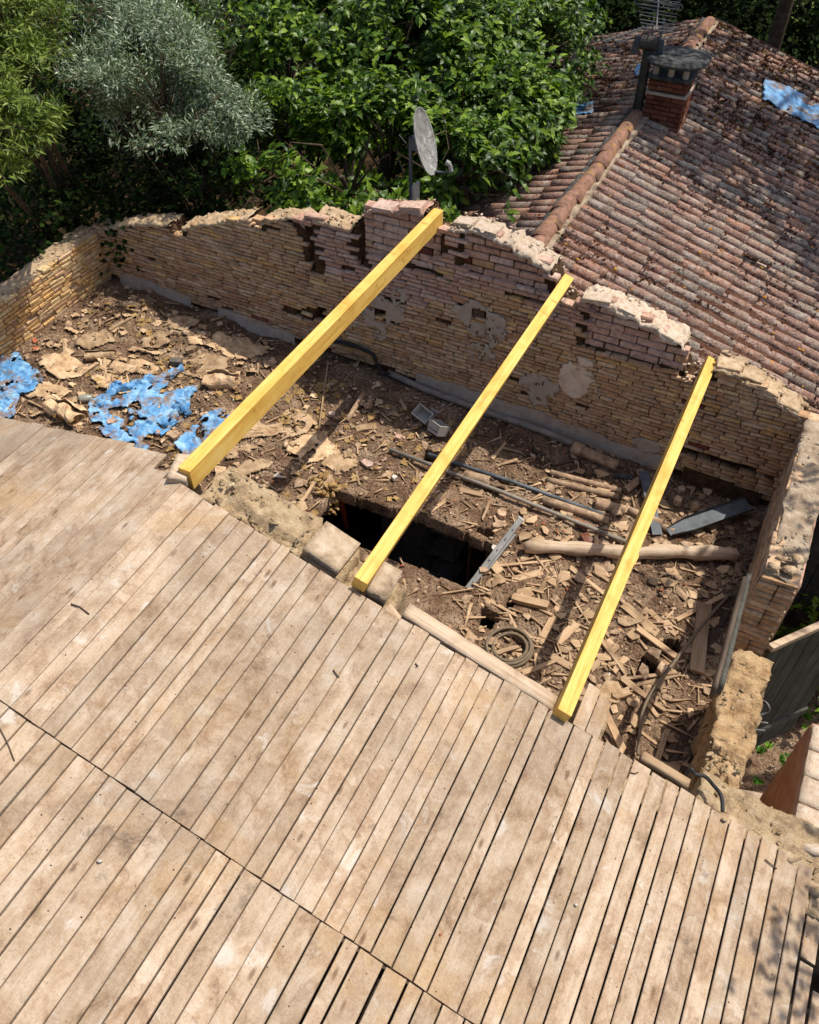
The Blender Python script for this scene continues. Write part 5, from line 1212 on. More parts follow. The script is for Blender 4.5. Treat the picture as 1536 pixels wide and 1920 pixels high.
for p, q, w, lab, kw in (
    ((1012, 1206), (1050, 1136), 15, 'narrow tan board pointing up beside the second beam shadow', {}),
    ((962, 1124), (1027, 1140), 17, 'chunky short plank next to the small square hole', dict(t=.045, lift=.03)),
    ((960, 1089), (1020, 1073), 16, 'flat tan plank below the ladder top, nearest its right side', {}),
    ((1030, 1067), (1064, 1102), 9, 'thin slat slanting right just below the log', {}),
    ((1068, 1066), (1140, 1122), 10, 'long thin slat under the rightmost beam below the log', {}),
    ((1112, 1072), (1146, 1094), 8, 'short dark slat between log and rightmost beam', {}),
    ((921, 1064), (1033, 1054), 8, 'long splintered lath lying from the ladder to the log end', dict(taper=.6)),
    ((1012, 1118), (1026, 1076), 12, 'pale triangular splinter of board below the log', dict(taper=.85)),
    ((1168, 1136), (1231, 1191), 19, 'widest pale board right of the rightmost beam', dict(lift=.03)),
    ((1215, 1146), (1270, 1194), 12, 'brown slat parallel to the widest pale board', {}),
    ((1190, 1182), (1272, 1243), 12, 'long orange brown board crossing the broken floor pockets', dict(lift=.05)),
    ((1127, 1204), (1176, 1271), 9, 'thin stick-like board running down from the third beam', dict(lift=.03)),
    ((1106, 1258), (1158, 1212), 13, 'board tucked under the third beam, right side', {}),
    ((1032, 1231), (1088, 1262), 15, 'wide board half hidden left of the third beam', {}),
    ((975, 1264), (1042, 1241), 12, 'weathered board below the rusty hoop touching the beam shadow', dict(taper=.4)),
    ((1170, 1278), (1268, 1266), 6, 'upper of two long thin laths below the floor pockets', dict(lift=.04)),
    ((1196, 1287), (1274, 1268), 7, 'lower of two long thin laths below the floor pockets', dict(lift=.025)),
    ((1165, 1275), (1246, 1338), 14, 'long brown board sloping down towards the flexible cable', dict(taper=.55, lift=.03)),
    ((1148, 1312), (1180, 1301), 16, 'small chopped block of board near the third beam end', dict(t=.04, lift=.04)),
    ((1124, 1346), (1168, 1412), 13, 'propped dark board beside the deck edge right of the third beam', dict(la=.14, lift=.03)),
    ((1046, 1206), (1082, 1170), 17, 'pale split board left of the third beam middle', {}),
    ((1212, 1320), (1232, 1345), 8, 'short splinter beside the flexible cable', {}),
    ((1200, 1372), (1242, 1406), 6, 'thin pale lath near the shadow of the broken wall', {}),
    ((1249, 1372), (1229, 1436), 10, 'pale slat at the edge of the broken wall shadow', {}),
    ((1284, 1028), (1366, 1037), 9, 'straight board lying behind the log at its right end', dict(t=.03)),
    ((1266, 1167), (1358, 1119), 9, 'long slat in the dappled shade right of the third beam', dict(lift=.03)),
    ((1243, 1150), (1268, 1168), 10, 'short dark slat meeting the long shaded slat', {}),
    ((1176, 1232), (1150, 1262), 13, 'crossed pale board right below the third beam middle', dict(taper=.3)),
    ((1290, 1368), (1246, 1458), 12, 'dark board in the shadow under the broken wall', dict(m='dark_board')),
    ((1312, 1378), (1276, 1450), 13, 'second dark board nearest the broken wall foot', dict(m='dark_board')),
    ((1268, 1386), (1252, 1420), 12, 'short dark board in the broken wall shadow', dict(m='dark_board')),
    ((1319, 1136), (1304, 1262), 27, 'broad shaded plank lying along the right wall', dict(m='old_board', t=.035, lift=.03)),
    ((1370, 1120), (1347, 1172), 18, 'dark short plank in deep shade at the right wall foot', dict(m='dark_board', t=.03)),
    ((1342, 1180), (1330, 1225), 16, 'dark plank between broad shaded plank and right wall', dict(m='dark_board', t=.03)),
    ((205, 620), (249, 596), 12, 'pale board offcut near the low side wall', dict(m='old_board')),
    ((616, 683), (597, 828), 4, 'long thin stick lying right of the leftmost beam', dict(t=.02, lift=.05)),
    ((950, 985), (926, 1000), 7, 'small lath by the little hole above the ladder', {}),
    ((905, 975), (918, 952), 5, 'thin sliver of wood standing by the little hole above the ladder', dict(lb=.08)),
    ((1000, 913), (942, 924), 7, 'curved lath between the clay pipes and the metal pipe', dict(taper=.5)),
    ((833, 925), (805, 958), 12, 'tan board fragment next to the second beam above the large hole', {}),
    ((838, 938), (808, 962), 10, 'split board fragment at the brink of the large hole', dict(taper=.5)),
    ((862, 920), (905, 930), 12, 'flat plank fragment beneath the short fat clay pipe', {}),
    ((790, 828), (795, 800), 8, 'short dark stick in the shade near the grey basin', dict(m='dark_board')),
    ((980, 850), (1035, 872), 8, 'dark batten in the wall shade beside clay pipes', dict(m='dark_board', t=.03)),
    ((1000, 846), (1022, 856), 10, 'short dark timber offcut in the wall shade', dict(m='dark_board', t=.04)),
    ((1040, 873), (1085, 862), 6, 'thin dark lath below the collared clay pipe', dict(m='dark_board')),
    ((150, 705), (204, 668), 10, 'felt strip lying diagonal amid the insulation at left', dict(m='kraft', t=.012)),
    ((96, 795), (146, 783), 7, 'strip of card at the deck edge below the crumpled insulation', dict(m='kraft', t=.01)),
    ((705, 800), (665, 806), 20, 'flat tan board slab in the gable shadow edge', dict(m='kraft', t=.02)),
    ((565, 945), (590, 915), 7, 'lath standing by the shaggy insulation clump', dict(lb=.05))):
    board(p, q, w, lab, group=GB, **kw)
# tilted broken slab near the third beam
def shard(px, py, size, m, label, name='shard', t=.02, s=0, rz=0, lift=.012, tl=(0, 0), cat='shard', group=None, n=6, asp=1.0):
    r = random.Random(s * 7 + 3); P = [(size * asp * math.cos(2 * math.pi * k / n + r.uniform(-.3, .3)) * r.uniform(.8, 1.1), size * math.sin(2 * math.pi * k / n + r.uniform(-.3, .3)) * r.uniform(.75, 1.1)) for k in range(n)]
    V, F = extrude(P, t); p = fl(px, py); o = obj(name, V, F, M[m]); o.location = (p[0], p[1], fz(p[0], p[1]) + lift + t / 2); o.rotation_euler = (tl[0], tl[1], rz); return tag(o, label, cat, group)
shard(1142, 1302, .105, 'kraft', 'broken grey brown slab leaning near the third beam end', 'slab', .02, 3, .3, .05, (.35, -.2), 'slab')
for i, (px, py, sz, m, lab, kw) in enumerate((
    (1100, 1016, .062, 'brick_red', 'orange broken brick beside the long thin metal pipe', dict(t=.05, n=5, asp=1.4, rz=-.6)),
    (67, 642, .055, 'red_chip', 'upper red tile shard at the foot of the low side wall', dict(n=4, asp=.7, tl=(.3, .3))),
    (70, 657, .050, 'red_chip', 'lower red tile shard at the foot of the low side wall', dict(n=4, asp=1.3, tl=(.2, .4))),
    (210, 797, .060, 'brick_pink', 'pinkish brick chunk lying on the blue tarp', dict(t=.05, n=5, asp=.8)),
    (330, 824, .060, 'rubble_mix', 'pale stone lump on the right part of the blue tarp', dict(t=.06, n=6)),
    (383, 784, .045, 'rubble_mix', 'stone lump beside the leftmost beam near blue tarp scrap', dict(t=.05, n=5)),
    (360, 660, .060, 'rubble_mix', 'pale brick lit at the edge of the gable shadow', dict(t=.05, n=5, asp=1.3, rz=.8)),
    (297, 816, .035, 'brick_pink', 'small pink stone at the lower edge of the blue tarp', dict(t=.04)),
    (690, 874, .050, 'brick_pink', 'flat pinkish brick bit left of the thin pipe end', dict(t=.035, n=5, asp=1.5, rz=-.2)),
    (740, 900, .035, 'pale_chip', 'whitish brick bit above the large hole', dict(t=.04, n=5)),
    (622, 781, .045, 'brick_pink', 'shaded pink brick piece beside the long stick', dict(t=.04, n=5)),
    (748, 825, .045, 'brick_pink', 'brown brick bit below the grey basin', dict(t=.05, n=5)),
    (934, 988, .065, 'clay', 'curved clay tile fragment at the little hole above the ladder', dict(t=.03, n=6, asp=.7)),
    (940, 970, .055, 'rubble_mix', 'round stone at the little hole above the ladder', dict(t=.06, n=7)),
    (1250, 1025, .055, 'rubble_mix', 'flat stone slab near the lower end of the zinc strip', dict(t=.03, n=5)),
    (1228, 1030, .060, 'rubble_mix', 'wide pale slab between the zinc strip and log', dict(t=.03, n=5, asp=1.2)),
    (1310, 1000, .06, 'clay', 'bright tile fragment in front of the zinc trough', dict(t=.02, n=4, asp=1.4)),
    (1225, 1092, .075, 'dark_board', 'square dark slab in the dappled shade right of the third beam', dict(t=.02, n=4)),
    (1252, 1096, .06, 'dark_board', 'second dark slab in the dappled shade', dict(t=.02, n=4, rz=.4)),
    (1222, 1235, .075, 'rubble_mix', 'squared block standing between the two floor pockets', dict(t=.09, n=4, rz=.5)),
    (1238, 1263, .065, 'rubble_mix', 'squared block at the near rim of the floor pockets', dict(t=.09, n=4, rz=.35, asp=.7)),
    (1205, 1266, .06, 'rubble_mix', 'rough block left of the floor pockets', dict(t=.05, n=5, asp=1.5)),
    (1286, 1222, .08, 'rubble_mix', 'pale block right of the upper floor pocket', dict(t=.05, n=4, asp=.7)),
    (1088, 984, .05, 'red_chip', 'orange tinted tile flake under the thin metal pipe', dict(n=4, asp=2.2, rz=-.3)),
    (905, 1075, .05, 'rubble_mix', 'angular stone at the foot of the ladder', dict(t=.05, n=5)),
    (928, 1030, .045, 'pale_chip', 'pale chip against the ladder rail', dict(t=.02, n=5)),
    (300, 770, .05, 'rubble_mix', 'stone in the middle of the torn blue tarp', dict(t=.04)),
    (565, 955, .075, 'kraft', 'grey slab behind the shaggy insulation clump', dict(t=.03, n=5, tl=(.3, 0))),
    (1240, 905, .05, 'rubble_mix', 'shaded stone right of the zinc strip top', dict(t=.06, n=6)),
    (1300, 955, .055, 'rubble_mix', 'shaded stone left of the zinc trough', dict(t=.06, n=6)),
    (1270, 945, .05, 'rubble_mix', 'shaded rounded stone near wall foot at right', dict(t=.07, n=6)),
    (1275, 925, .045, 'rubble_mix', 'shaded stone closest to the gable wall at right', dict(t=.07, n=6)))):
    shard(px, py, sz, m, lab, s=i + 5, rz=kw.pop('rz', i * .7), cat='brick piece' if 'brick' in lab else 'stone', group='loose bricks and stones in the attic', name='stone', **kw)

# clay pipes, metal pipes, log
def pipe(p, q, d, m, label, name='clay_pipe', half=False, lift=0.0, wall=.010, la=0.0, lb=0.0, cat='pipe', group='clay pipes lying in the attic', collar=False, bell=None, n=16, jit=.004):
    r = d / 430.0; a, b = fl(*p), fl(*q); a[2] = fz(a[0], a[1]) + r * .75 + lift + la; b[2] = fz(b[0], b[1]) + r * .75 + lift + lb
    root = empty(name, a, label, cat, group); V, F = hollow_vf(a, b, r, r - wall, n, half, jit, len(name) + int(p[0])); obj('pipe_body', V - a, F, M[m], root, smooth=True)
    u = (b - a) / np.linalg.norm(b - a)
    if collar: V, F = hollow_vf(a - u * .02, a + u * .09, r * 1.25, r * .9, n, False, .002, 3); obj('pipe_collar', V - a, F, M[m], root, smooth=True)
    return root, a, b, u, r
pipe((870, 897), (917, 909), 25, 'clay', 'short fat clay pipe lying against the thin metal pipe')
pipe((1024, 903), (1158, 935), 15, 'clay', 'long clay pipe in front of its twin, left of the elbow pipe')
pipe((1032, 889), (1164, 924), 14, 'clay', 'long clay pipe nearest the gable shadow, behind its twin')
pipe((1016, 940), (1140, 981), 18, 'clay', 'long clay pipe closest to the deck resting on the metal pipe')
pipe((1077, 845), (1157, 880), 25, 'clay', 'collared clay pipe in shade along the foot of the gable wall', collar=True)
pipe((1172, 924), (1198, 903), 18, 'clay', 'short clay pipe stub facing the camera in the beam shadow')
pipe((1178, 960), (1240, 985), 17, 'clay', 'clay pipe passing under the rightmost beam towards the trough')
pipe((1240, 990), (1262, 1000), 15, 'clay', 'clay pipe stub beside the zinc strip end')
pipe((1150, 892), (1185, 900), 14, 'dark_cement', 'grey pipe stub in shade between collared pipe and zinc strip')
r_, a_, b_, u_, rr_ = pipe((1119, 949), (1172, 962), 22, 'clay', 'clay tee pipe with round open mouth facing left', collar=True)
w = np.cross(u_, [0, 0, 1]); w /= np.linalg.norm(w); w = w * (1 if w[1] < 0 else -1)
V, F = hollow_vf(a_ + u_ * .17, a_ + u_ * .17 + w * .12 + u_ * .06, rr_ * .95, rr_ * .72, 16); obj('pipe_branch', V - a_, F, M['clay'], r_, smooth=True)
pipe((681, 741), (651, 793), 12, 'clay', 'clay half pipe lying on its own in the gable shadow edge', half=False)
def rod(name, pts, rad, m, label, cat, group=None, n=8):
    mb = MB(); mb.tube(pts, rad, n); o = mb.build(name, M[m], None, True); return tag(o, label, cat, group)
def floor_path(L, lift): return [np.array([p[0], p[1], fz(p[0], p[1]) + lift]) for p in (fl(*q) for q in L)]
q = floor_path([(732, 849), (1172, 1022)], .05); rod('metal_pipe', [q[0], (q[0] + q[1]) / 2 + [0, 0, .015], q[1]], .021, 'grey_pipe', 'long thin grey metal pipe nearer the deck, passing under two beams', 'pipe')
q = floor_path([(803, 858), (1130, 971)], .05); rod('metal_pipe', [q[0], (q[0] + q[1]) / 2 + [0, 0, .02], q[1]], .021, 'zinc', 'bluish grey metal pipe running between the clay pipes', 'pipe')
a, b = fl(982, 1037), fl(1374, 1051); L = np.linalg.norm(b - a); V, F = tube_vf([(-L / 2 + L * k / 24, .018 * math.sin(k * .4), .01 * math.sin(k * .9)) for k in range(25)], [.064 + .010 * math.sin(k * 1.3) + .006 * k / 24 - (.012 if k == 0 else 0) for k in range(25)], 14)
V = V + fbm3(V, 7, 3, 4) * .012; a[2] = fz(a[0], a[1]) + .085; b[2] = fz(b[0], b[1]) + .085; tag(place(obj('log', V, F, M['pale_log'], smooth=True), (a + b) / 2, b - a), 'long rough round log lying across the floor under the rightmost beam', 'log')
# aluminium ladder sticking out of the hole
la_ = fl(880, 1098); la_[2] = fz(la_[0], la_[1]) - .02; lb_ = hit(976, 974, (0, 1, 0), (0, la_[1] + .80, 0)); ld = (lb_ - la_) / np.linalg.norm(lb_ - la_)
lad = empty('ladder', la_, 'aluminium extension ladder poking up out of the large hole', 'ladder')
vdir = (la_ + lb_) / 2 - CAM; vdir /= np.linalg.norm(vdir); across = vdir - ld * (vdir @ ld); across /= np.linalg.norm(across)
base = la_ - ld * 1.4
def bar(p, q, w, t, side, name, m='aluminium'):
    d = (q - p); L = np.linalg.norm(d); d /= L; V, F = box_vf((.002, .06, .12)); V = V * [L, w, t]; s = side - d * (side @ d); s /= np.linalg.norm(s); u = np.cross(d, s)
    return obj(name, V @ np.stack([d, s, u], 0) + (p + q) / 2 - la_, F, M[m], lad)
nside = np.cross(ld, across)
for k, off in enumerate((0, .33)):
    o3 = across * off
    bar(base + o3, lb_ + o3, .060, .022, nside, 'rail'); bar(base + o3 + nside * -.012 + across * .03, lb_ - ld * .14 + o3 + nside * -.03 + across * .03, .055, .02, nside, 'inner_rail')
    bar(lb_ + o3 - ld * .002, lb_ + o3 + ld * .018, .066, .03, nside, 'end_cap', 'white_plastic')
for k in range(9):
    c = base + ld * (.12 + .27 * k)
    if np.linalg.norm(c - base) < np.linalg.norm(lb_ - base): mb = MB(); mb.tube([c - across * .016, c + across * .34], .014, 8); mb.build('rung', M['sooty_metal' if False else 'aluminium'], lad)
for k in range(6):
    c = base + ld * (1.46 + .13 * k); mb = MB(); mb.tube([c - across * .0145, c - across * .0115], .0085, 8); mb.build('rung_hole', M['black_cable'], lad)
# zinc strip, zinc trough
a, b = fl(1203, 896), fl(1232, 1006); a[2] += .10; b[2] += .03; L = np.linalg.norm(b - a)
V = np.array([(-L / 2, -.05, 0), (-L / 2, .05, 0), (0, -.05, .012), (0, .05, .012), (L / 2, -.05, 0), (L / 2, .05, 0)]); V = np.concatenate([V, V - [0, 0, .004]])
F = [(0, 2, 3, 1), (2, 4, 5, 3), (6, 7, 9, 8), (8, 9, 11, 10), (0, 6, 8, 2), (2, 8, 10, 4), (1, 3, 9, 7), (3, 5, 11, 9), (0, 1, 7, 6), (4, 10, 11, 5)]
tag(place(obj('zinc_strip', V, F, M['zinc']), (a + b) / 2, b - a), 'flat bluish zinc strip lying beneath the upper part of the rightmost beam', 'metal strip')
a, b = fl(1252, 1004), fl(1398, 960); a[2] += .05; b[2] += .12; L = np.linalg.norm(b - a); V = []; F = []
prof = [(-.085, .06), (-.08, .0), (.0, -.012), (.075, .0), (.082, .045)]
for x in (-L / 2, -L / 4, 0, L / 4, L / 2):
    k = 1 - .45 * (x < -L * .3)
    for th in (0, -.004):
        for y, z in prof: V.append((x, y * k, z * k + th))
for i in range(4):
    for j in range(4):
        o = i * 10; F += [(o + j, o + j + 1, o + j + 11, o + j + 10), (o + j + 5, o + j + 15, o + j + 16, o + j + 6)]
    F += [(i * 10, i * 10 + 10, i * 10 + 15, i * 10 + 5), (i * 10 + 4, i * 10 + 9, i * 10 + 19, i * 10 + 14)]
for e in (0, 40): F += [(e + j, e + j + 5, e + j + 6, e + j + 1) for j in range(4)]
tag(place(obj('zinc_trough', np.array(V), F, M['zinc']), (a + b) / 2, b - a, (-.15, -.5, 1)), 'bent grey metal trough lying in the right rear corner', 'gutter')
# basin, box, block, jar
a = fl(797, 788); o = empty('white_planter', (a[0], a[1], fz(a[0], a[1])), 'pale rectangular plastic trough in shade under the conduit', 'trough')
def tray(root, L, w, h, t, m, Rm, c, taper=.85):
    for nm, pts in (('tray_body', None),):
        V = []; F = []
        for (sx, sy, z) in ((taper, taper, 0), (1, 1, h), (1 - 2 * t / L, 1 - 2 * t / w, h), (taper - 2 * t / L, taper - 2 * t / w, t)):
            for x, y in ((-1, -1), (1, -1), (1, 1), (-1, 1)): V.append((x * L / 2 * sx, y * w / 2 * sy, z))
        for i in range(3):
            for k in range(4): F.append((i * 4 + k, i * 4 + (k + 1) % 4, i * 4 + 4 + (k + 1) % 4, i * 4 + 4 + k))
        F += [(3, 2, 1, 0), (12, 13, 14, 15)]; V = np.array(V) @ Rm.T + np.array(c)
        obj(nm, V, F, M[m], root)
tray(o, .22, .15, .11, .012, 'white_plastic', euler(.5, .1, -.35), (0, 0, .04)); mb = MB(); mb.box((.09, .06, .12), (.10, .05, .02), euler(0, .6, .5)); V = np.concatenate(mb.V); obj('bracket', V, mb.F, M['grey_paint'], o)
a = fl(818, 820); o = empty('sink', (a[0], a[1], fz(a[0], a[1])), 'small tilted white sink with dark inside beside the middle beam', 'sink')
tray(o, .20, .15, .12, .014, 'white_plastic', euler(-.5, -.15, -.5), (0, 0, .06)); mb = MB(); mb.box((0, 0, .105), (.15, .10, .006), euler(-.5, -.15, -.5)); obj('sink_inside', np.concatenate(mb.V), mb.F, M['black_cable'], o)
a = fl(332, 685); mb = MB(); mb.box((0, 0, .045), (.135, .08, .09), bev=.004); o = obj('concrete_block', np.concatenate(mb.V), mb.F, M['concrete_block']); o.location = (a[0], a[1], fz(a[0], a[1])); o.rotation_euler = (.1, 0, .38)
tag(o, 'dark grey squared concrete block standing above the blue tarp', 'block')
a = fl(163, 753); V, F = tube_vf([(-.065, 0, .045), (-.05, 0, .045), (.03, 0, .045), (.05, 0, .045), (.07, 0, .045)], [.04, .046, .046, .034, .034], 14); o = obj('glass_jar', V, F, M['glass_jar'], smooth=True); o.location = (a[0], a[1], fz(a[0], a[1])); o.rotation_euler = (0, 0, .7)
tag(o, 'dusty glass jar lying on its side left of the blue tarp', 'jar')
# rusty hoop of cable conduit
a = fl(953, 1217); hp = empty('hoop', (a[0], a[1], fz(a[0], a[1])), 'coiled brown hoop lying on the floor next to the deck edge', 'hoop')
for R_, z, nm, w in ((.200, .03, 'outer_ring', .018), (.188, .055, 'upper_ring', .014), (.145, .04, 'inner_ring', .016)):
    P = [(R_ * math.cos(t) * (1 + .03 * math.sin(2 * t + R_)) + (.012 if R_ < .16 else 0), R_ * math.sin(t), z + .012 * math.sin(t + 1)) for t in np.linspace(0, 2 * math.pi, 44, endpoint=False)]
    V, F = tube_vf(P, w, 7, False, True); obj(nm, V, F, M['grey_cable'], hp, smooth=True)
board((932, 1230), (972, 1218), 10, 'short tan stick lying inside the coiled hoop', lift=.05, cat='stick', taper=.4)
# cables
def spline(P, n=8):
    P = [np.array(p, float) for p in P]; o = []
    for i in range(len(P) - 1):
        p0, p1, p2, p3 = P[max(0, i - 1)], P[i], P[i + 1], P[min(len(P) - 1, i + 2)]
        for k in range(n):
            t = k / n; o.append(.5 * ((2 * p1) + (-p0 + p2) * t + (2 * p0 - 5 * p1 + 4 * p2 - p3) * t * t + (-p0 + 3 * p1 - 3 * p2 + p3) * t ** 3))
    return o + [P[-1]]
wall_c = [on_wall(*q) + [0, -.05, 0] for q in ((628, 634), (655, 641), (690, 652), (706, 664))] + [on_wall(718, 690) + [0, -.06, 0], fl(728, 708) + [0, .0, .06]]
cb = empty('cable_bundle', wall_c[-1], 'thick black bundle of cables drooping along the gable wall base', 'cables')
for k in range(5):
    P = [p + np.array([rng.normal(0, .012), rng.uniform(-.02, .01), rng.normal(0, .014)]) for p in wall_c]; V, F = tube_vf(spline(P, 7), .013, 7); obj('cable', V - wall_c[-1], F, M['black_cable'], cb, smooth=True)
P = [on_wall(*q) + [0, -.04, 0] for q in ((640, 660), (668, 662), (690, 676), (684, 690))]; V, F = tube_vf(spline(P), .006, 6); obj('thin_cable', V - wall_c[-1], F, M['grey_cable'], cb, smooth=True)
q = [fl(729, 705), fl(800, 738), fl(860, 760), fl(940, 788), fl(1010, 812), fl(1082, 842)]; rod('conduit_pipe', [p + [0, .0, .05] for p in q], .036, 'grey_pipe', 'grey conduit pipe running along the foot of the gable wall', 'pipe', n=12)
rod('flexible_cable', spline(floor_path([(1366, 1121), (1306, 1190), (1255, 1258), (1222, 1302), (1203, 1340), (1196, 1385), (1193, 1424)], .075)), .014, 'grey_cable', 'long grey flexible conduit snaking down to the deck edge', 'cable')
rod('looped_cable', spline(floor_path([(1340, 1050), (1335, 1022), (1355, 1010), (1385, 1014), (1394, 1035), (1380, 1052), (1350, 1040), (1372, 1055), (1398, 1075), (1392, 1105), (1368, 1122)], .03)), .008, 'grey_cable', 'thin looped cable lying by the right wall near the log end', 'cable')
rod('looped_cable', spline(floor_path([(1408, 1012), (1424, 1025), (1420, 1050), (1400, 1066)], .02)), .007, 'black_cable', 'thin dark cable curl closest to the right wall', 'cable')
P = [on_deck(1278, 1474) + [0, .05, -.15], on_deck(1288, 1456) + [0, .02, .06], hit(1303, 1451, (0, 0, 1), (0, 0, 3.78)), hit(1322, 1456, (0, 0, 1), (0, 0, 3.76)), hit(1336, 1470, (0, 0, 1), (0, 0, 3.68)), on_deck(1350, 1496) + [0, 0, .03], on_deck(1354, 1524) + [0, 0, .015]]
rod('black_hose', spline(P), .013, 'black_cable', 'black hose arching over the deck corner beside the crumbling wall', 'hose')
V, F = CHUNK[2]; p = on_deck(1358, 1538); tag(obj('mortar_lump', V * .055 + p + [0, 0, .01], F, M['tan_mortar']), 'yellowish mortar lump on the deck at the hose end', 'lump')
for px, py, m, s, lab in ((188, 1616, 'pale_chip', .022, 'white pebble lying on the lower left deck boards'), (1080, 1698, 'pale_chip', .019, 'pale chip on the deck in the lower right part'), (826, 1753, 'red_chip', .017, 'tiny red brick crumb on the deck'), (1212, 1352, 'pale_chip', .02, 'white chip in the rubble beside the grey flexible conduit')):
    p = on_deck(px, py) if px != 1212 else fl(px, py); V, F = CHUNK[int(px) % 6]; tag(obj('pebble', V * s * 1.6 + p + [0, 0, s * .5], F, M[m]), lab, 'pebble', 'pebbles on the boards')
for L_, lab in ((((134, 1134), (150, 1139), (168, 1153)), 'bent dark twig on the stained deck board at left'), (((0, 1366), (14, 1392), (28, 1428)), 'dark stick near the left border over the board seam'), (((1182, 1450), (1190, 1452), (1196, 1449)), 'thin straw on the deck edge'), (((625, 1257), (630, 1264), (636, 1272)), 'pale straw lying on the middle deck boards'), (((779, 1245), (784, 1250), (780, 1252)), 'tiny dark twig on the deck below the timber'), (((1434, 1612), (1446, 1622), (1456, 1630)), 'thin straw on the deck at the right')):
    rod('twig', [on_deck(*q) + [0, 0, .008] for q in L_], .0045, 'dark_board', lab, 'twig', n=5)
for i in range(260):                                               # nail heads
    pass
p = []
for _ in range(420):
    x = random.uniform(-3.2, 1.4); y = random.uniform(.0, 3.0); p.append((x, y, deck_z(x) + .002))
strew('deck_grit', 'rubble_mix', p, rng.uniform(.004, .012, len(p)), None, .5, .6)

# ------------------------------------------------------------------ crumpled kraft paper, insulation, tarps on the left
def sheet_vf(n, s, amp=.12):
    u = np.linspace(-.5, .5, n); X, Y = np.meshgrid(u, u, indexing='ij'); P = np.stack([X.ravel(), Y.ravel(), 0 * X.ravel()], 1)
    a = np.arctan2(P[:, 1], P[:, 0]); r = np.linalg.norm(P[:, :2], axis=1); k = 1 + .4 * fbm(np.stack([np.cos(a) * 1.2, np.sin(a) * 1.2, 0 * a + s], 1), 1.0, 2, s) * (r > .1)
    P[:, :2] *= k[:, None]; P[:, 2] = amp * (1 - 2 * np.abs(fbm(P + s * 5.1, 2.6, 3, s))) + amp * .4 * fbm(P + s, 7, 2, s); F = grid_vf(n, n); return P, F
SH = [sheet_vf(9, i + 1, .2) for i in range(7)]
pts, sz = [], []
while len(pts) < 300:
    x, y = random.uniform(-7.6, -2.5), random.uniform(3.1, 6.95)
    if random.random() < 1 / (1 + math.exp((x + 3.6) * 2)) and not any(inside(np.array([x]), np.array([y]), h)[0] for h in HOLES): pts.append((x, y, fz(x, y) + .02)); sz.append(random.uniform(.03, .10))
N = len(pts); V, F, r = scatter(SH, rng.integers(0, 7, N), rand_rots(N, .4), np.array(sz), np.array(pts), rng.random(N)); o = tag(obj('kraft_scraps', V, F, M['kraft'], None, r), kind='stuff')
pts = []
while len(pts) < 420:
    x, y = random.uniform(-7.5, -2.4), random.uniform(3.1, 6.6)
    if fbm1(x, y, 0, 1.1, 2, 55) > .02 and not any(inside(np.array([x]), np.array([y]), h)[0] for h in HOLES): pts.append((x, y, fz(x, y) + .01))
def fluff(n, s):
    V, F = chunk_templates(1, 2)[0]; V = V * (1 + .5 * vnoise(V * 5 + s, s)[:, None]); return V, F
FL = [fluff(1, i) for i in range(4)]
strew('insulation_flakes', 'insulation', pts[:330], rng.uniform(.03, .08, 330)[:, None] * np.ones((330, 3)), None, .5, .5, SH); strew('insulation_tufts', 'insulation', pts[330:], rng.uniform(.03, .08, len(pts) - 330), None, .5, .5, FL)
KL = ['largest rumpled kraft sheet, right of the middle of the leftmost beam', 'rumpled kraft sheet beside the lower end of the leftmost beam, right side', 'rumpled kraft sheet on the lower part of the leftmost beam shadow', 'rumpled kraft sheet between the leftmost beam and the long stick', 'rumpled kraft sheet between the beam shadow and the large hole', 'small kraft sheet nearest the rubble wall right of the leftmost beam',
      'rumpled kraft sheet left of the leftmost beam beside the shaggy insulation roll', 'kraft sheet above the concrete block at the gable shadow edge', 'kraft sheet left of the concrete block above the tarp', 'kraft sheet in the gable shadow right of the concrete block', 'kraft sheet at the foot of the low side wall', 'kraft sheet between the low side wall and the left tarp', 'kraft sheet just above and right of the concrete block', 'dark shaded kraft sheet left of the leftmost beam', 'shaded kraft sheet right under the upper leftmost beam',
      'kraft sheet along the far edge of the large torn tarp', 'kraft sheet between the two blue tarps at left', 'small kraft sheet at the shaggy insulation clump by the hole']
for i, (px, py, rx, ry, rz) in enumerate(((500, 800, .42, .17, .9), (430, 850, .30, .14, .8), (585, 845, .28, .22, .3), (560, 800, .2, .16, 1.2), (640, 870, .22, .13, .9), (470, 880, .22, .10, .9), (385, 690, .30, .20, .3), (300, 640, .26, .16, .7), (250, 690, .3, .16, .3), (400, 640, .32, .2, .5), (180, 640, .24, .18, 1.1), (120, 690, .26, .2, .4), (340, 610, .24, .14, .2), (460, 660, .34, .2, .6), (540, 700, .26, .2, .2), (210, 720, .3, .14, .1), (90, 740, .25, .14, .3), (605, 905, .16, .12, .5))):
    c0 = fl(px, py); n_ = 15; ol = [(c0[0] + (rx * math.cos(a) * math.cos(rz) - ry * math.sin(a) * math.sin(rz)) * k_, c0[1] + (rx * math.cos(a) * math.sin(rz) + ry * math.sin(a) * math.cos(rz)) * k_) for a, k_ in ((2 * math.pi * j / n_, random.uniform(.75, 1.15)) for j in range(n_))]
    tarp('kraft_sheet', ol, lambda P: floor_base(P[:, 0]) + relief(P), .012, KL[i], .036, .12, 200 + i, .02, 9.0, 'kraft', 'kraft paper', 'rumpled kraft sheets left of the large hole')
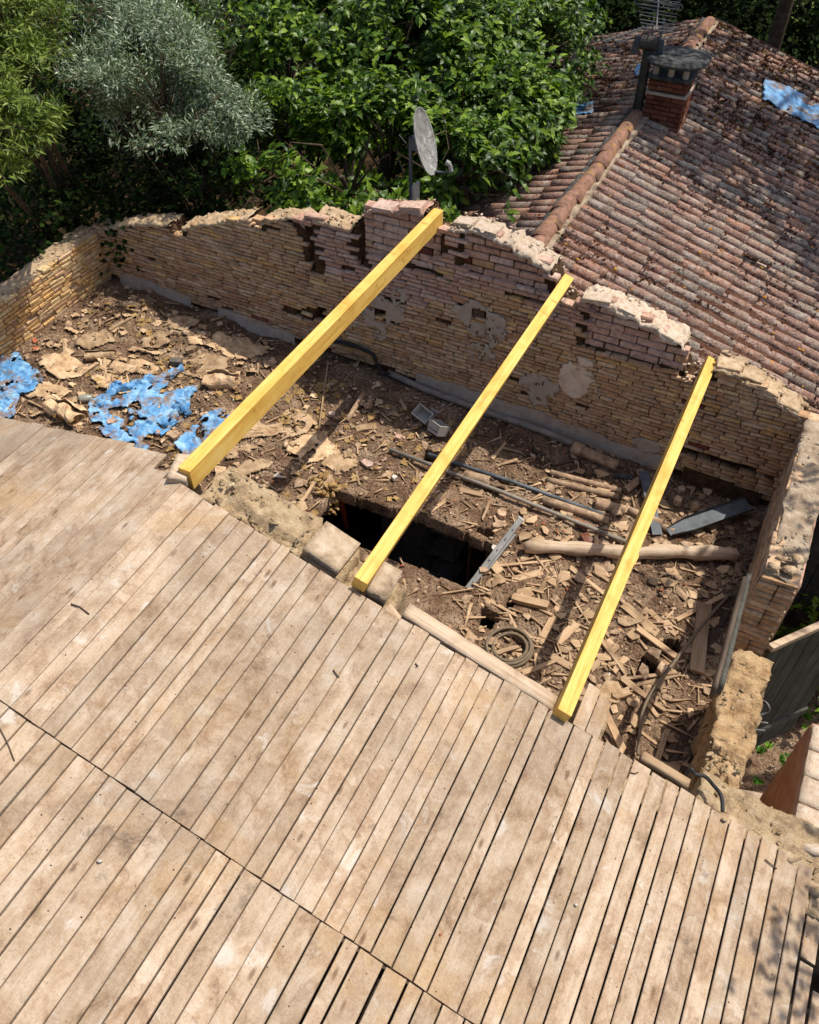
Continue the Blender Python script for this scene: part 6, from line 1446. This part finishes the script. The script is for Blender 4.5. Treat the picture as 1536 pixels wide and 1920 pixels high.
def roll(px, py, L, r, rz, lab, s):
    n, k = 26, 12; V = []; F = []
    for j in range(k + 1):
        for i in range(n + 1):
            t = -.5 + 2.0 * math.pi * 1.25 * i / n; q = r * (.45 + .55 * i / n); V.append((-L / 2 + L * j / k, q * math.cos(t), q * math.sin(t) * .75 + r * .55))
    V = np.array(V); V += fbm3(V, 7, 3, s) * r * .5
    for j in range(k):
        for i in range(n): F.append((j * (n + 1) + i, j * (n + 1) + i + 1, (j + 1) * (n + 1) + i + 1, (j + 1) * (n + 1) + i))
    p = fl(px, py); rt = empty('insulation_roll', (p[0], p[1], fz(p[0], p[1])), lab, 'insulation'); Rm = euler(0, 0, rz)
    o = obj('paper_wrap', V @ Rm.T, F, M['kraft'], rt); so = o.modifiers.new('thickness', 'SOLIDIFY'); so.thickness = .006
    pp = [Rm @ np.array([random.uniform(-L / 2, L / 2), random.uniform(-r * .8, r * .8), random.uniform(.0, r * .8)]) + np.array(rt.location) for _ in range(16)]
    strew('wool', 'insulation', pp, rng.uniform(r * .5, r * 1.0, 16), rt, .7, .6, FL)
roll(125, 782, .46, .13, -.1, 'crumpled kraft paper insulation roll at the left deck edge', 3)
roll(415, 722, .38, .12, .3, 'shaggy crumpled insulation roll beside the leftmost beam', 5)
roll(190, 672, .34, .08, .5, 'torn insulation batt with brown paper near the low side wall', 7)
pp = [fl(272, 575) + [0, 0, .03 * k] for k in range(4)]; strew('wool_tuft', 'insulation', pp, [.09, .08, .07, .05], None, 1.2, .4, FL, None); bpy.data.objects['wool_tuft']['label'] = 'bright yellow insulation tuft at the edge of the gable shadow'; bpy.data.objects['wool_tuft']['category'] = 'insulation'
pp = []
for k in range(46):
    c = fl(600 + 26 * random.random(), 915 + 10 * random.random()); t = random.random(); pp.append(c + [random.uniform(-.13, .06), random.uniform(-.10, .10), .10 - .42 * t])
strew('shaggy_insulation', 'insulation', pp, rng.uniform(.06, .14, 46), None, .9, .8, FL, None); q = bpy.data.objects['shaggy_insulation']; q['label'] = 'shaggy yellow insulation hanging over the left rim of the large hole'; q['category'] = 'insulation'
def floorsurf(P): return floor_base(P[:, 0]) + relief(P)
T = lambda *L: [fl(*q) for q in L]
tarp('blue_tarp', T((-30, 700), (30, 668), (58, 690), (86, 712), (70, 735), (40, 745), (28, 792), (-30, 800)), floorsurf, .05, 'crumpled blue tarp at the left border against the deck edge', .03, .08, 23, .012)
tarp('blue_tarp', T((165, 762), (210, 725), (250, 722), (330, 692), (348, 700), (330, 715), (300, 740), (372, 728), (360, 762), (345, 790), (330, 802), (280, 850), (240, 842), (215, 830), (180, 800)), floorsurf, .035, 'large torn blue tarp half buried in dirt in the left of the attic', .03, .36, 29, .012)
tarp('blue_tarp', T((330, 838), (370, 805), (395, 780), (425, 778), (462, 812), (455, 828), (400, 850), (345, 862)), floorsurf, .05, 'smaller blue tarp piece showing either side of the leftmost beam', .032, .1, 37, .012)
def twist(L, rad, lab, s):
    P = spline(floor_path(L, rad * .8), 9); n = len(P); V, F = tube_vf(P, [rad * (.5 + .7 * abs(math.sin(k * .6 + s)) if 0 < k < n - 1 else .25) for k in range(n)], 14)
    a = np.tile(np.arange(14), n); V += fbm3(V, 22, 3, s) * rad * .55; o = obj('blue_tarp_fold', V, F, M['tarp']); return tag(o, lab, 'tarpaulin', 'twisted folds of the torn blue tarp')
twist([(212, 737), (255, 726), (300, 716), (345, 694)], .045, 'twisted blue fold along the far edge of the torn tarp', 1)
twist([(180, 770), (200, 752), (216, 735), (222, 722)], .045, 'twisted blue fold at the left end of the torn tarp', 2)
twist([(252, 806), (290, 794), (325, 800), (330, 775), (340, 762), (355, 780)], .045, 'twisted blue fold looping along the near edge of the torn tarp', 3)
twist([(335, 770), (350, 748), (368, 732)], .035, 'short upright blue fold at the right end of the torn tarp', 4)
twist([(0, 762), (35, 738), (62, 722), (82, 716)], .045, 'long blue fold crossing the tarp at the left border', 5)
twist([(30, 668), (38, 684), (44, 697)], .03, 'dark blue fold by the red brick pier', 6)
tag(obj('paper_scrap', np.array([(0, 0, .03), (.12, .01, .05), (.02, .07, .035), (.0, 0, .032), (.12, .01, .052), (.02, .07, .037)]) + fl(512, 897), [(0, 2, 1), (3, 4, 5), (0, 1, 4, 3), (1, 2, 5, 4), (2, 0, 3, 5)], M['pale_chip']), 'white triangular paper scrap at the foot of the leftmost beam shadow', 'paper')

# ------------------------------------------------------------------ small rubble
def clear_of(x, y, m=.02): return not any(inside(np.array([x]), np.array([y]), h)[0] for h in HOLES)
def rubble(name, m, n, lo, hi, cond, lift=.3, flat=.45, tm=None, tl=.6):
    P, Z_ = [], []
    while len(P) < n:
        x, y = random.uniform(-7.7, .58), random.uniform(2.98, 7.0)
        if cond(x, y) and clear_of(x, y): s = lo + (hi - lo) * random.random() ** 2.4; P.append((x, y, fz(x, y) + s * lift * .5)); Z_.append(s)
    return strew(name, m, P, Z_, None, flat, tl, tm)
dens = lambda x, y, s: fbm1(x, y, 0, 1.3, 3, s) > -.12
rubble('rubble', 'rubble_mix', 2700, .012, .085, lambda x, y: dens(x, y, 81))
rubble('plaster_rubble', 'pale_chip', 520, .008, .05, lambda x, y: dens(x, y, 82))
rubble('brick_rubble', 'red_chip', 420, .010, .065, lambda x, y: dens(x, y, 83) and x > -4.5)
rubble('clod_rubble', 'clay', 900, .012, .075, lambda x, y: dens(x, y, 84))
rubble('dust_clods', 'dirt', 4200, .012, .075, lambda x, y: True, .2, .5)
rubble('left_rubble', 'rubble_mix', 900, .02, .12, lambda x, y: x < -2.9 and dens(x, y, 88), .3, .45)
SPL = []
for i in range(6):
    V, F = board_vf(1.0, .10 + .05 * i / 6, .05, 900 + i, .04, random.uniform(0, .8)); SPL.append((V, tri(F)))
P, S3 = [], []
while len(P) < 1150:
    x, y = random.uniform(-7.4, .58), random.uniform(2.98, 6.9)
    if clear_of(x, y) and random.random() < (.9 if x > -1.6 and y < 5.2 else .28): s = random.uniform(.04, .20) if random.random() < .93 else random.uniform(.2, .34); P.append((x, y, fz(x, y) + .015)); S3.append((s, s * random.uniform(.5, 1.5), .28))
strew('wood_splinters', 'old_board', P, np.array(S3), None, 1, .18, SPL)
TS = []
for i in range(6):
    r = random.Random(i + 50); Q = [(.5 * math.cos(2 * math.pi * k / 5 + r.uniform(-.4, .4)) * r.uniform(.8, 1.1), .5 * math.sin(2 * math.pi * k / 5 + r.uniform(-.4, .4)) * r.uniform(.6, 1.1)) for k in range(5)]; V, F = extrude(Q, .18, .02); TS.append((V, tri(F)))
rubble('tile_shards', 'clay', 620, .03, .14, lambda x, y: x > -3.8 and dens(x, y, 85), .3, .8, TS, .3)
rubble('board_shards', 'old_board', 480, .04, .17, lambda x, y: x > -1.6, .3, .45, TS, .2)

# ------------------------------------------------------------------ room below, seen through the large hole
def back(px, py, y): return hit(px, py, (0, 1, 0), (0, y, 0))
cpb = empty('grey_cupboard', (-3.2, 6.35, .2), 'grey cupboard panel in the dark room below the large hole', 'cupboard'); cL = np.array(cpb.location)
mb = MB(); mb.box((-3.22, 6.45, 1.25), (.62, .3, 2.1)); mb.build('cupboard_body', M['grey_paint'], cpb)
mb = MB(); mb.box((-3.38, 6.29, 1.3), (.27, .02, 1.9)); mb.build('cupboard_door', M['grey_paint'], cpb); mb = MB(); mb.box((-3.08, 6.29, 1.3), (.27, .02, 1.9)); mb.build('cupboard_door', M['grey_paint'], cpb)
rk = empty('metal_rack', (-2.6, 6.2, .2), 'pale framed metal rack with shelves in the room below the hole', 'rack')
for x in (-2.75, -2.42):
    for y in (6.05, 6.4): mb = MB(); mb.box((x, y, 1.1), (.03, .03, 1.9)); mb.build('upright', M['aluminium'], rk)
for z in (.45, .85, 1.25, 1.65, 2.0): mb = MB(); mb.box((-2.585, 6.22, z), (.34, .36, .025)); mb.build('shelf', M['grey_paint'], rk)
for z, r in ((.95, .10), (1.36, .09)):
    V, F = hollow_vf((-2.6, 6.2, z - .08), (-2.6, 6.2, z + .08), r, r - .01, 16); tag(obj('bucket', V, F, M['grey_paint']), 'grey bucket on the %s shelf of the metal rack below the hole' % ('lower' if z < 1 else 'upper'), 'bucket')
tag(obj('orange_tube', *tube_vf([back(636, 920, 5.42), back(642, 950, 5.42), back(650, 988, 5.44)], .03, 10), M['orange_plastic'], smooth=True), 'orange red tube hanging in the left corner of the large hole', 'tube')
cr = empty('timber_frame', (-1.95, 6.3, .2), 'dark wooden frame panel standing at the back of the room below', 'frame')
mb = MB(); mb.box((-1.9, 6.42, 1.0), (.95, .03, 1.7)); mb.build('panel', M['dark_board'], cr)
for x in (-2.35, -2.12, -1.9, -1.68, -1.45): mb = MB(); mb.box((x, 6.36, 1.0), (.03, .05, 1.7)); mb.build('stile', M['old_board'], cr)
for z in (.2, 1.85): mb = MB(); mb.box((-1.9, 6.33, z), (.95, .04, .06)); mb.build('rail', M['old_board'], cr)
mb = MB()
for k in range(12): mb.box((-3.6 + .24 * k, 5.9, 2.50), (.06, 2.1, .10))
for k in range(9):
    x = -7.6 + .95 * k
    if not -3.6 < x < -1.5: pass
jo = empty('floor_joists', (-2.5, 6.2, 2.4), 'dark floor joists at the far rim of the large hole', 'joists'); 
for k in range(3): mb = MB(); mb.box((-2.55, 5.52 + .42 * k, 2.53), (2.4, .07, .12)); mb.build('joist', M['dark_board'], jo)

# ------------------------------------------------------------------ doorway, yard and lean-to at the right
lf = log_between('door_jamb_board', tuple(hit(1402, 1085, (1, 0, 0), (.50, 0, 0))), tuple(hit(1350, 1292, (1, 0, 0), (.50, 0, 0))), .035, .10, 'green_board', 'long weathered door jamb board leaning along the right wall', 'board', 12, .004)
lf = log_between('door_jamb_board', tuple(hit(1394, 1090, (1, 0, 0), (.45, 0, 0))), tuple(hit(1338, 1296, (1, 0, 0), (.45, 0, 0))), .03, .10, 'dark_board', 'darker inner jamb board leaning beside the weathered one', 'board', 13, .004)
dr = empty('plank_door', (.90, 5.05, .6), 'weathered grey green plank door swung out beyond the doorway', 'door'); dA, dB = np.array([.90, 5.02, 0]), np.array([1.62, 5.92, 0]); dd = (dB - dA) / np.linalg.norm(dB - dA); dn = np.array([-dd[1], dd[0], 0]); Rd = np.stack([dd, dn, [0, 0, 1.0]], 1)
for k in range(7):
    c = dA + dd * (.08 + .163 * k) + [0, 0, 1.85]; mb = MB(); mb.box(c, (.155, .025, 2.2), Rd, .003); mb.build('door_plank', M['green_board'], dr)
mb = MB(); mb.box(dA + dd * .57 + dn * -.0 + [0, 0, 2.985], (1.16, .06, .06), Rd, .004); mb.build('top_rail', M['pale_log'], dr)
mb = MB(); mb.box(dA + dd * .57 + dn * -.03 + [0, 0, 1.2], (1.14, .03, .09), Rd); mb.build('ledge', M['green_board'], dr)
pw = empty('pink_wall', (1.4, 3.9, 0), 'pink plastered yard wall with pale brick coping at the right border', 'wall')
V, F = noisy_box((1.26, 3.30, 0), (1.62, 4.25, 3.25), (.04, .04, .07), .012, 7, 31); obj('wall_core', V - np.array(pw.location), F, M['pink_plaster'], pw)
for k in range(4):
    for j in range(2):
        V, F = noisy_box((-.085, -.105, -.03), (.085, .105, .03), (.05, .05, .03), .008, 14, 50 + k * 2 + j); obj('coping_brick', V + np.array([1.35 + .18 * j, 3.42 + .225 * k, 3.27]) - np.array(pw.location), F, M['pale_mortar'], pw)
yd = noisy_box((.9, 2.9, -.1), (6, 11, .16), (.12, .12, .2), .08, 2, 33); tag(obj('yard_ground', yd[0], yd[1], M['dirt']), kind='structure')
an2 = empty('lean_to_wall', (1.9, 7.6, 0), 'dark board wall of a lean-to beyond the plank door', 'wall')
for k in range(9): mb = MB(); mb.box((1.05 + .19 * k, 7.3 + .01 * (k % 2), 1.5), (.18, .03, 2.9)); mb.build('wall_board', M['dark_wood_shed'], an2)
def yb(a, b, w, m, lab): return log_between('yard_board', a, b, w, .03, m, lab, 'board', int(w * 1000), .004, 'old boards heaped in the yard')
yb((.98, 3.5, 1.3), (1.24, 4.5, 1.0), .16, 'dark_board', 'dark plank heaped in the yard close under the broken wall'); yb((1.0, 3.75, 1.9), (1.24, 4.1, .9), .12, 'dark_wood_shed', 'sloping dark board between broken wall and pink wall')
yb((1.05, 4.3, 1.2), (1.5, 4.9, .8), .10, 'old_board', 'grey board lying across the yard beneath the plank door'); yb((.95, 3.36, 2.0), (1.22, 3.62, 1.7), .14, 'dark_wood_shed', 'dark board jammed behind the rubble wall end')
yb((1.1, 3.9, 1.4), (1.05, 4.9, .7), .09, 'old_board', 'thin worn board in the yard debris'); yb((1.3, 5.0, .6), (1.9, 5.2, .5), .14, 'pale_log', 'pale board lying on the sunlit yard soil')
P = [hit(1412, 1310, (0, 0, 1), (0, 0, 2.0)), hit(1432, 1314, (0, 0, 1), (0, 0, 2.0)), hit(1442, 1326, (0, 0, 1), (0, 0, 2.0)), hit(1438, 1336, (0, 0, 1), (0, 0, 1.95)), hit(1408, 1346, (0, 0, 1), (0, 0, 1.9))]
chf = empty('chair_frame', P[0], 'bent pale metal chair frame in the yard behind the broken wall', 'chair frame'); V, F = tube_vf(spline(P, 5), .012, 8); obj('bent_tube', V - P[0], F, M['aluminium'], chf, smooth=True)
for dz, o in ((0, 0), (-.06, .05)):
    V, F = tube_vf([P[4] + [-.05, -.02 - o, -.05 + dz], P[4] + [.16, .05 - o, -.05 + dz]], .01, 6); obj('slat', V - P[0], F, M['aluminium'], chf)
pts, sz = [], []
for _ in range(70): pts.append((random.uniform(1.15, 2.6), random.uniform(4.2, 7.2), random.uniform(.12, .5))); sz.append(random.uniform(.05, .14))
WT = [blade_tmpl(12, i + 20, .22, .8, .8) for i in range(4)]
V, F, r = scatter(WT, rng.integers(0, 4, len(pts)), rand_rots(len(pts), .5), np.array(sz), np.array(pts), rng.random(len(pts))); tag(obj('yard_weeds', V, F, M['weed_leaf'], None, r), kind='stuff')
def weed(x, y, z, s, lab):
    n = 9; rt = empty('weed', (x, y, z), lab, 'plant', 'green weeds sprouting in the yard'); D = sphere_dirs(n); D[:, 2] = np.abs(D[:, 2]) + .2
    V, F, r = scatter([FIG], np.zeros(n, int), frames(D, np.tile([0, 0, 1.0], (n, 1)) + .1), s * rng.uniform(.7, 1.2, n), np.tile([0, 0, s * .8], (n, 1)) + D * s * .3, rng.random(n)); obj('leaves', V, F, M['weed_leaf'], rt, r)
    mb = MB(); mb.tube([(0, 0, 0), (.01, 0, s)], .004, 5); o = obj('stem', np.concatenate(mb.V), mb.F, M['weed_leaf'], rt)
weed(1.12, 3.42, 2.62, .10, 'bright green weed beside the pink wall foot'); weed(1.02, 3.33, 3.2, .05, 'tiny weed growing out of the rubble wall'); weed(1.08, 4.0, 2.0, .06, 'small weed among boards behind the broken wall')
bl = [(np.array(hit(1530, 1240, (0, 0, 1), (0, 0, .9))), .5), (np.array(hit(1550, 1180, (0, 0, 1), (0, 0, 1.0))), .6)]
tree('yard_bush', (bl[0][0][0], bl[0][0][1], .1), bl, 'green bush in the yard at the right border past the door', 'bush', 'fig_leaf', FIG, .11, 330, 5, .03, tr=.03)
sh_label = 1
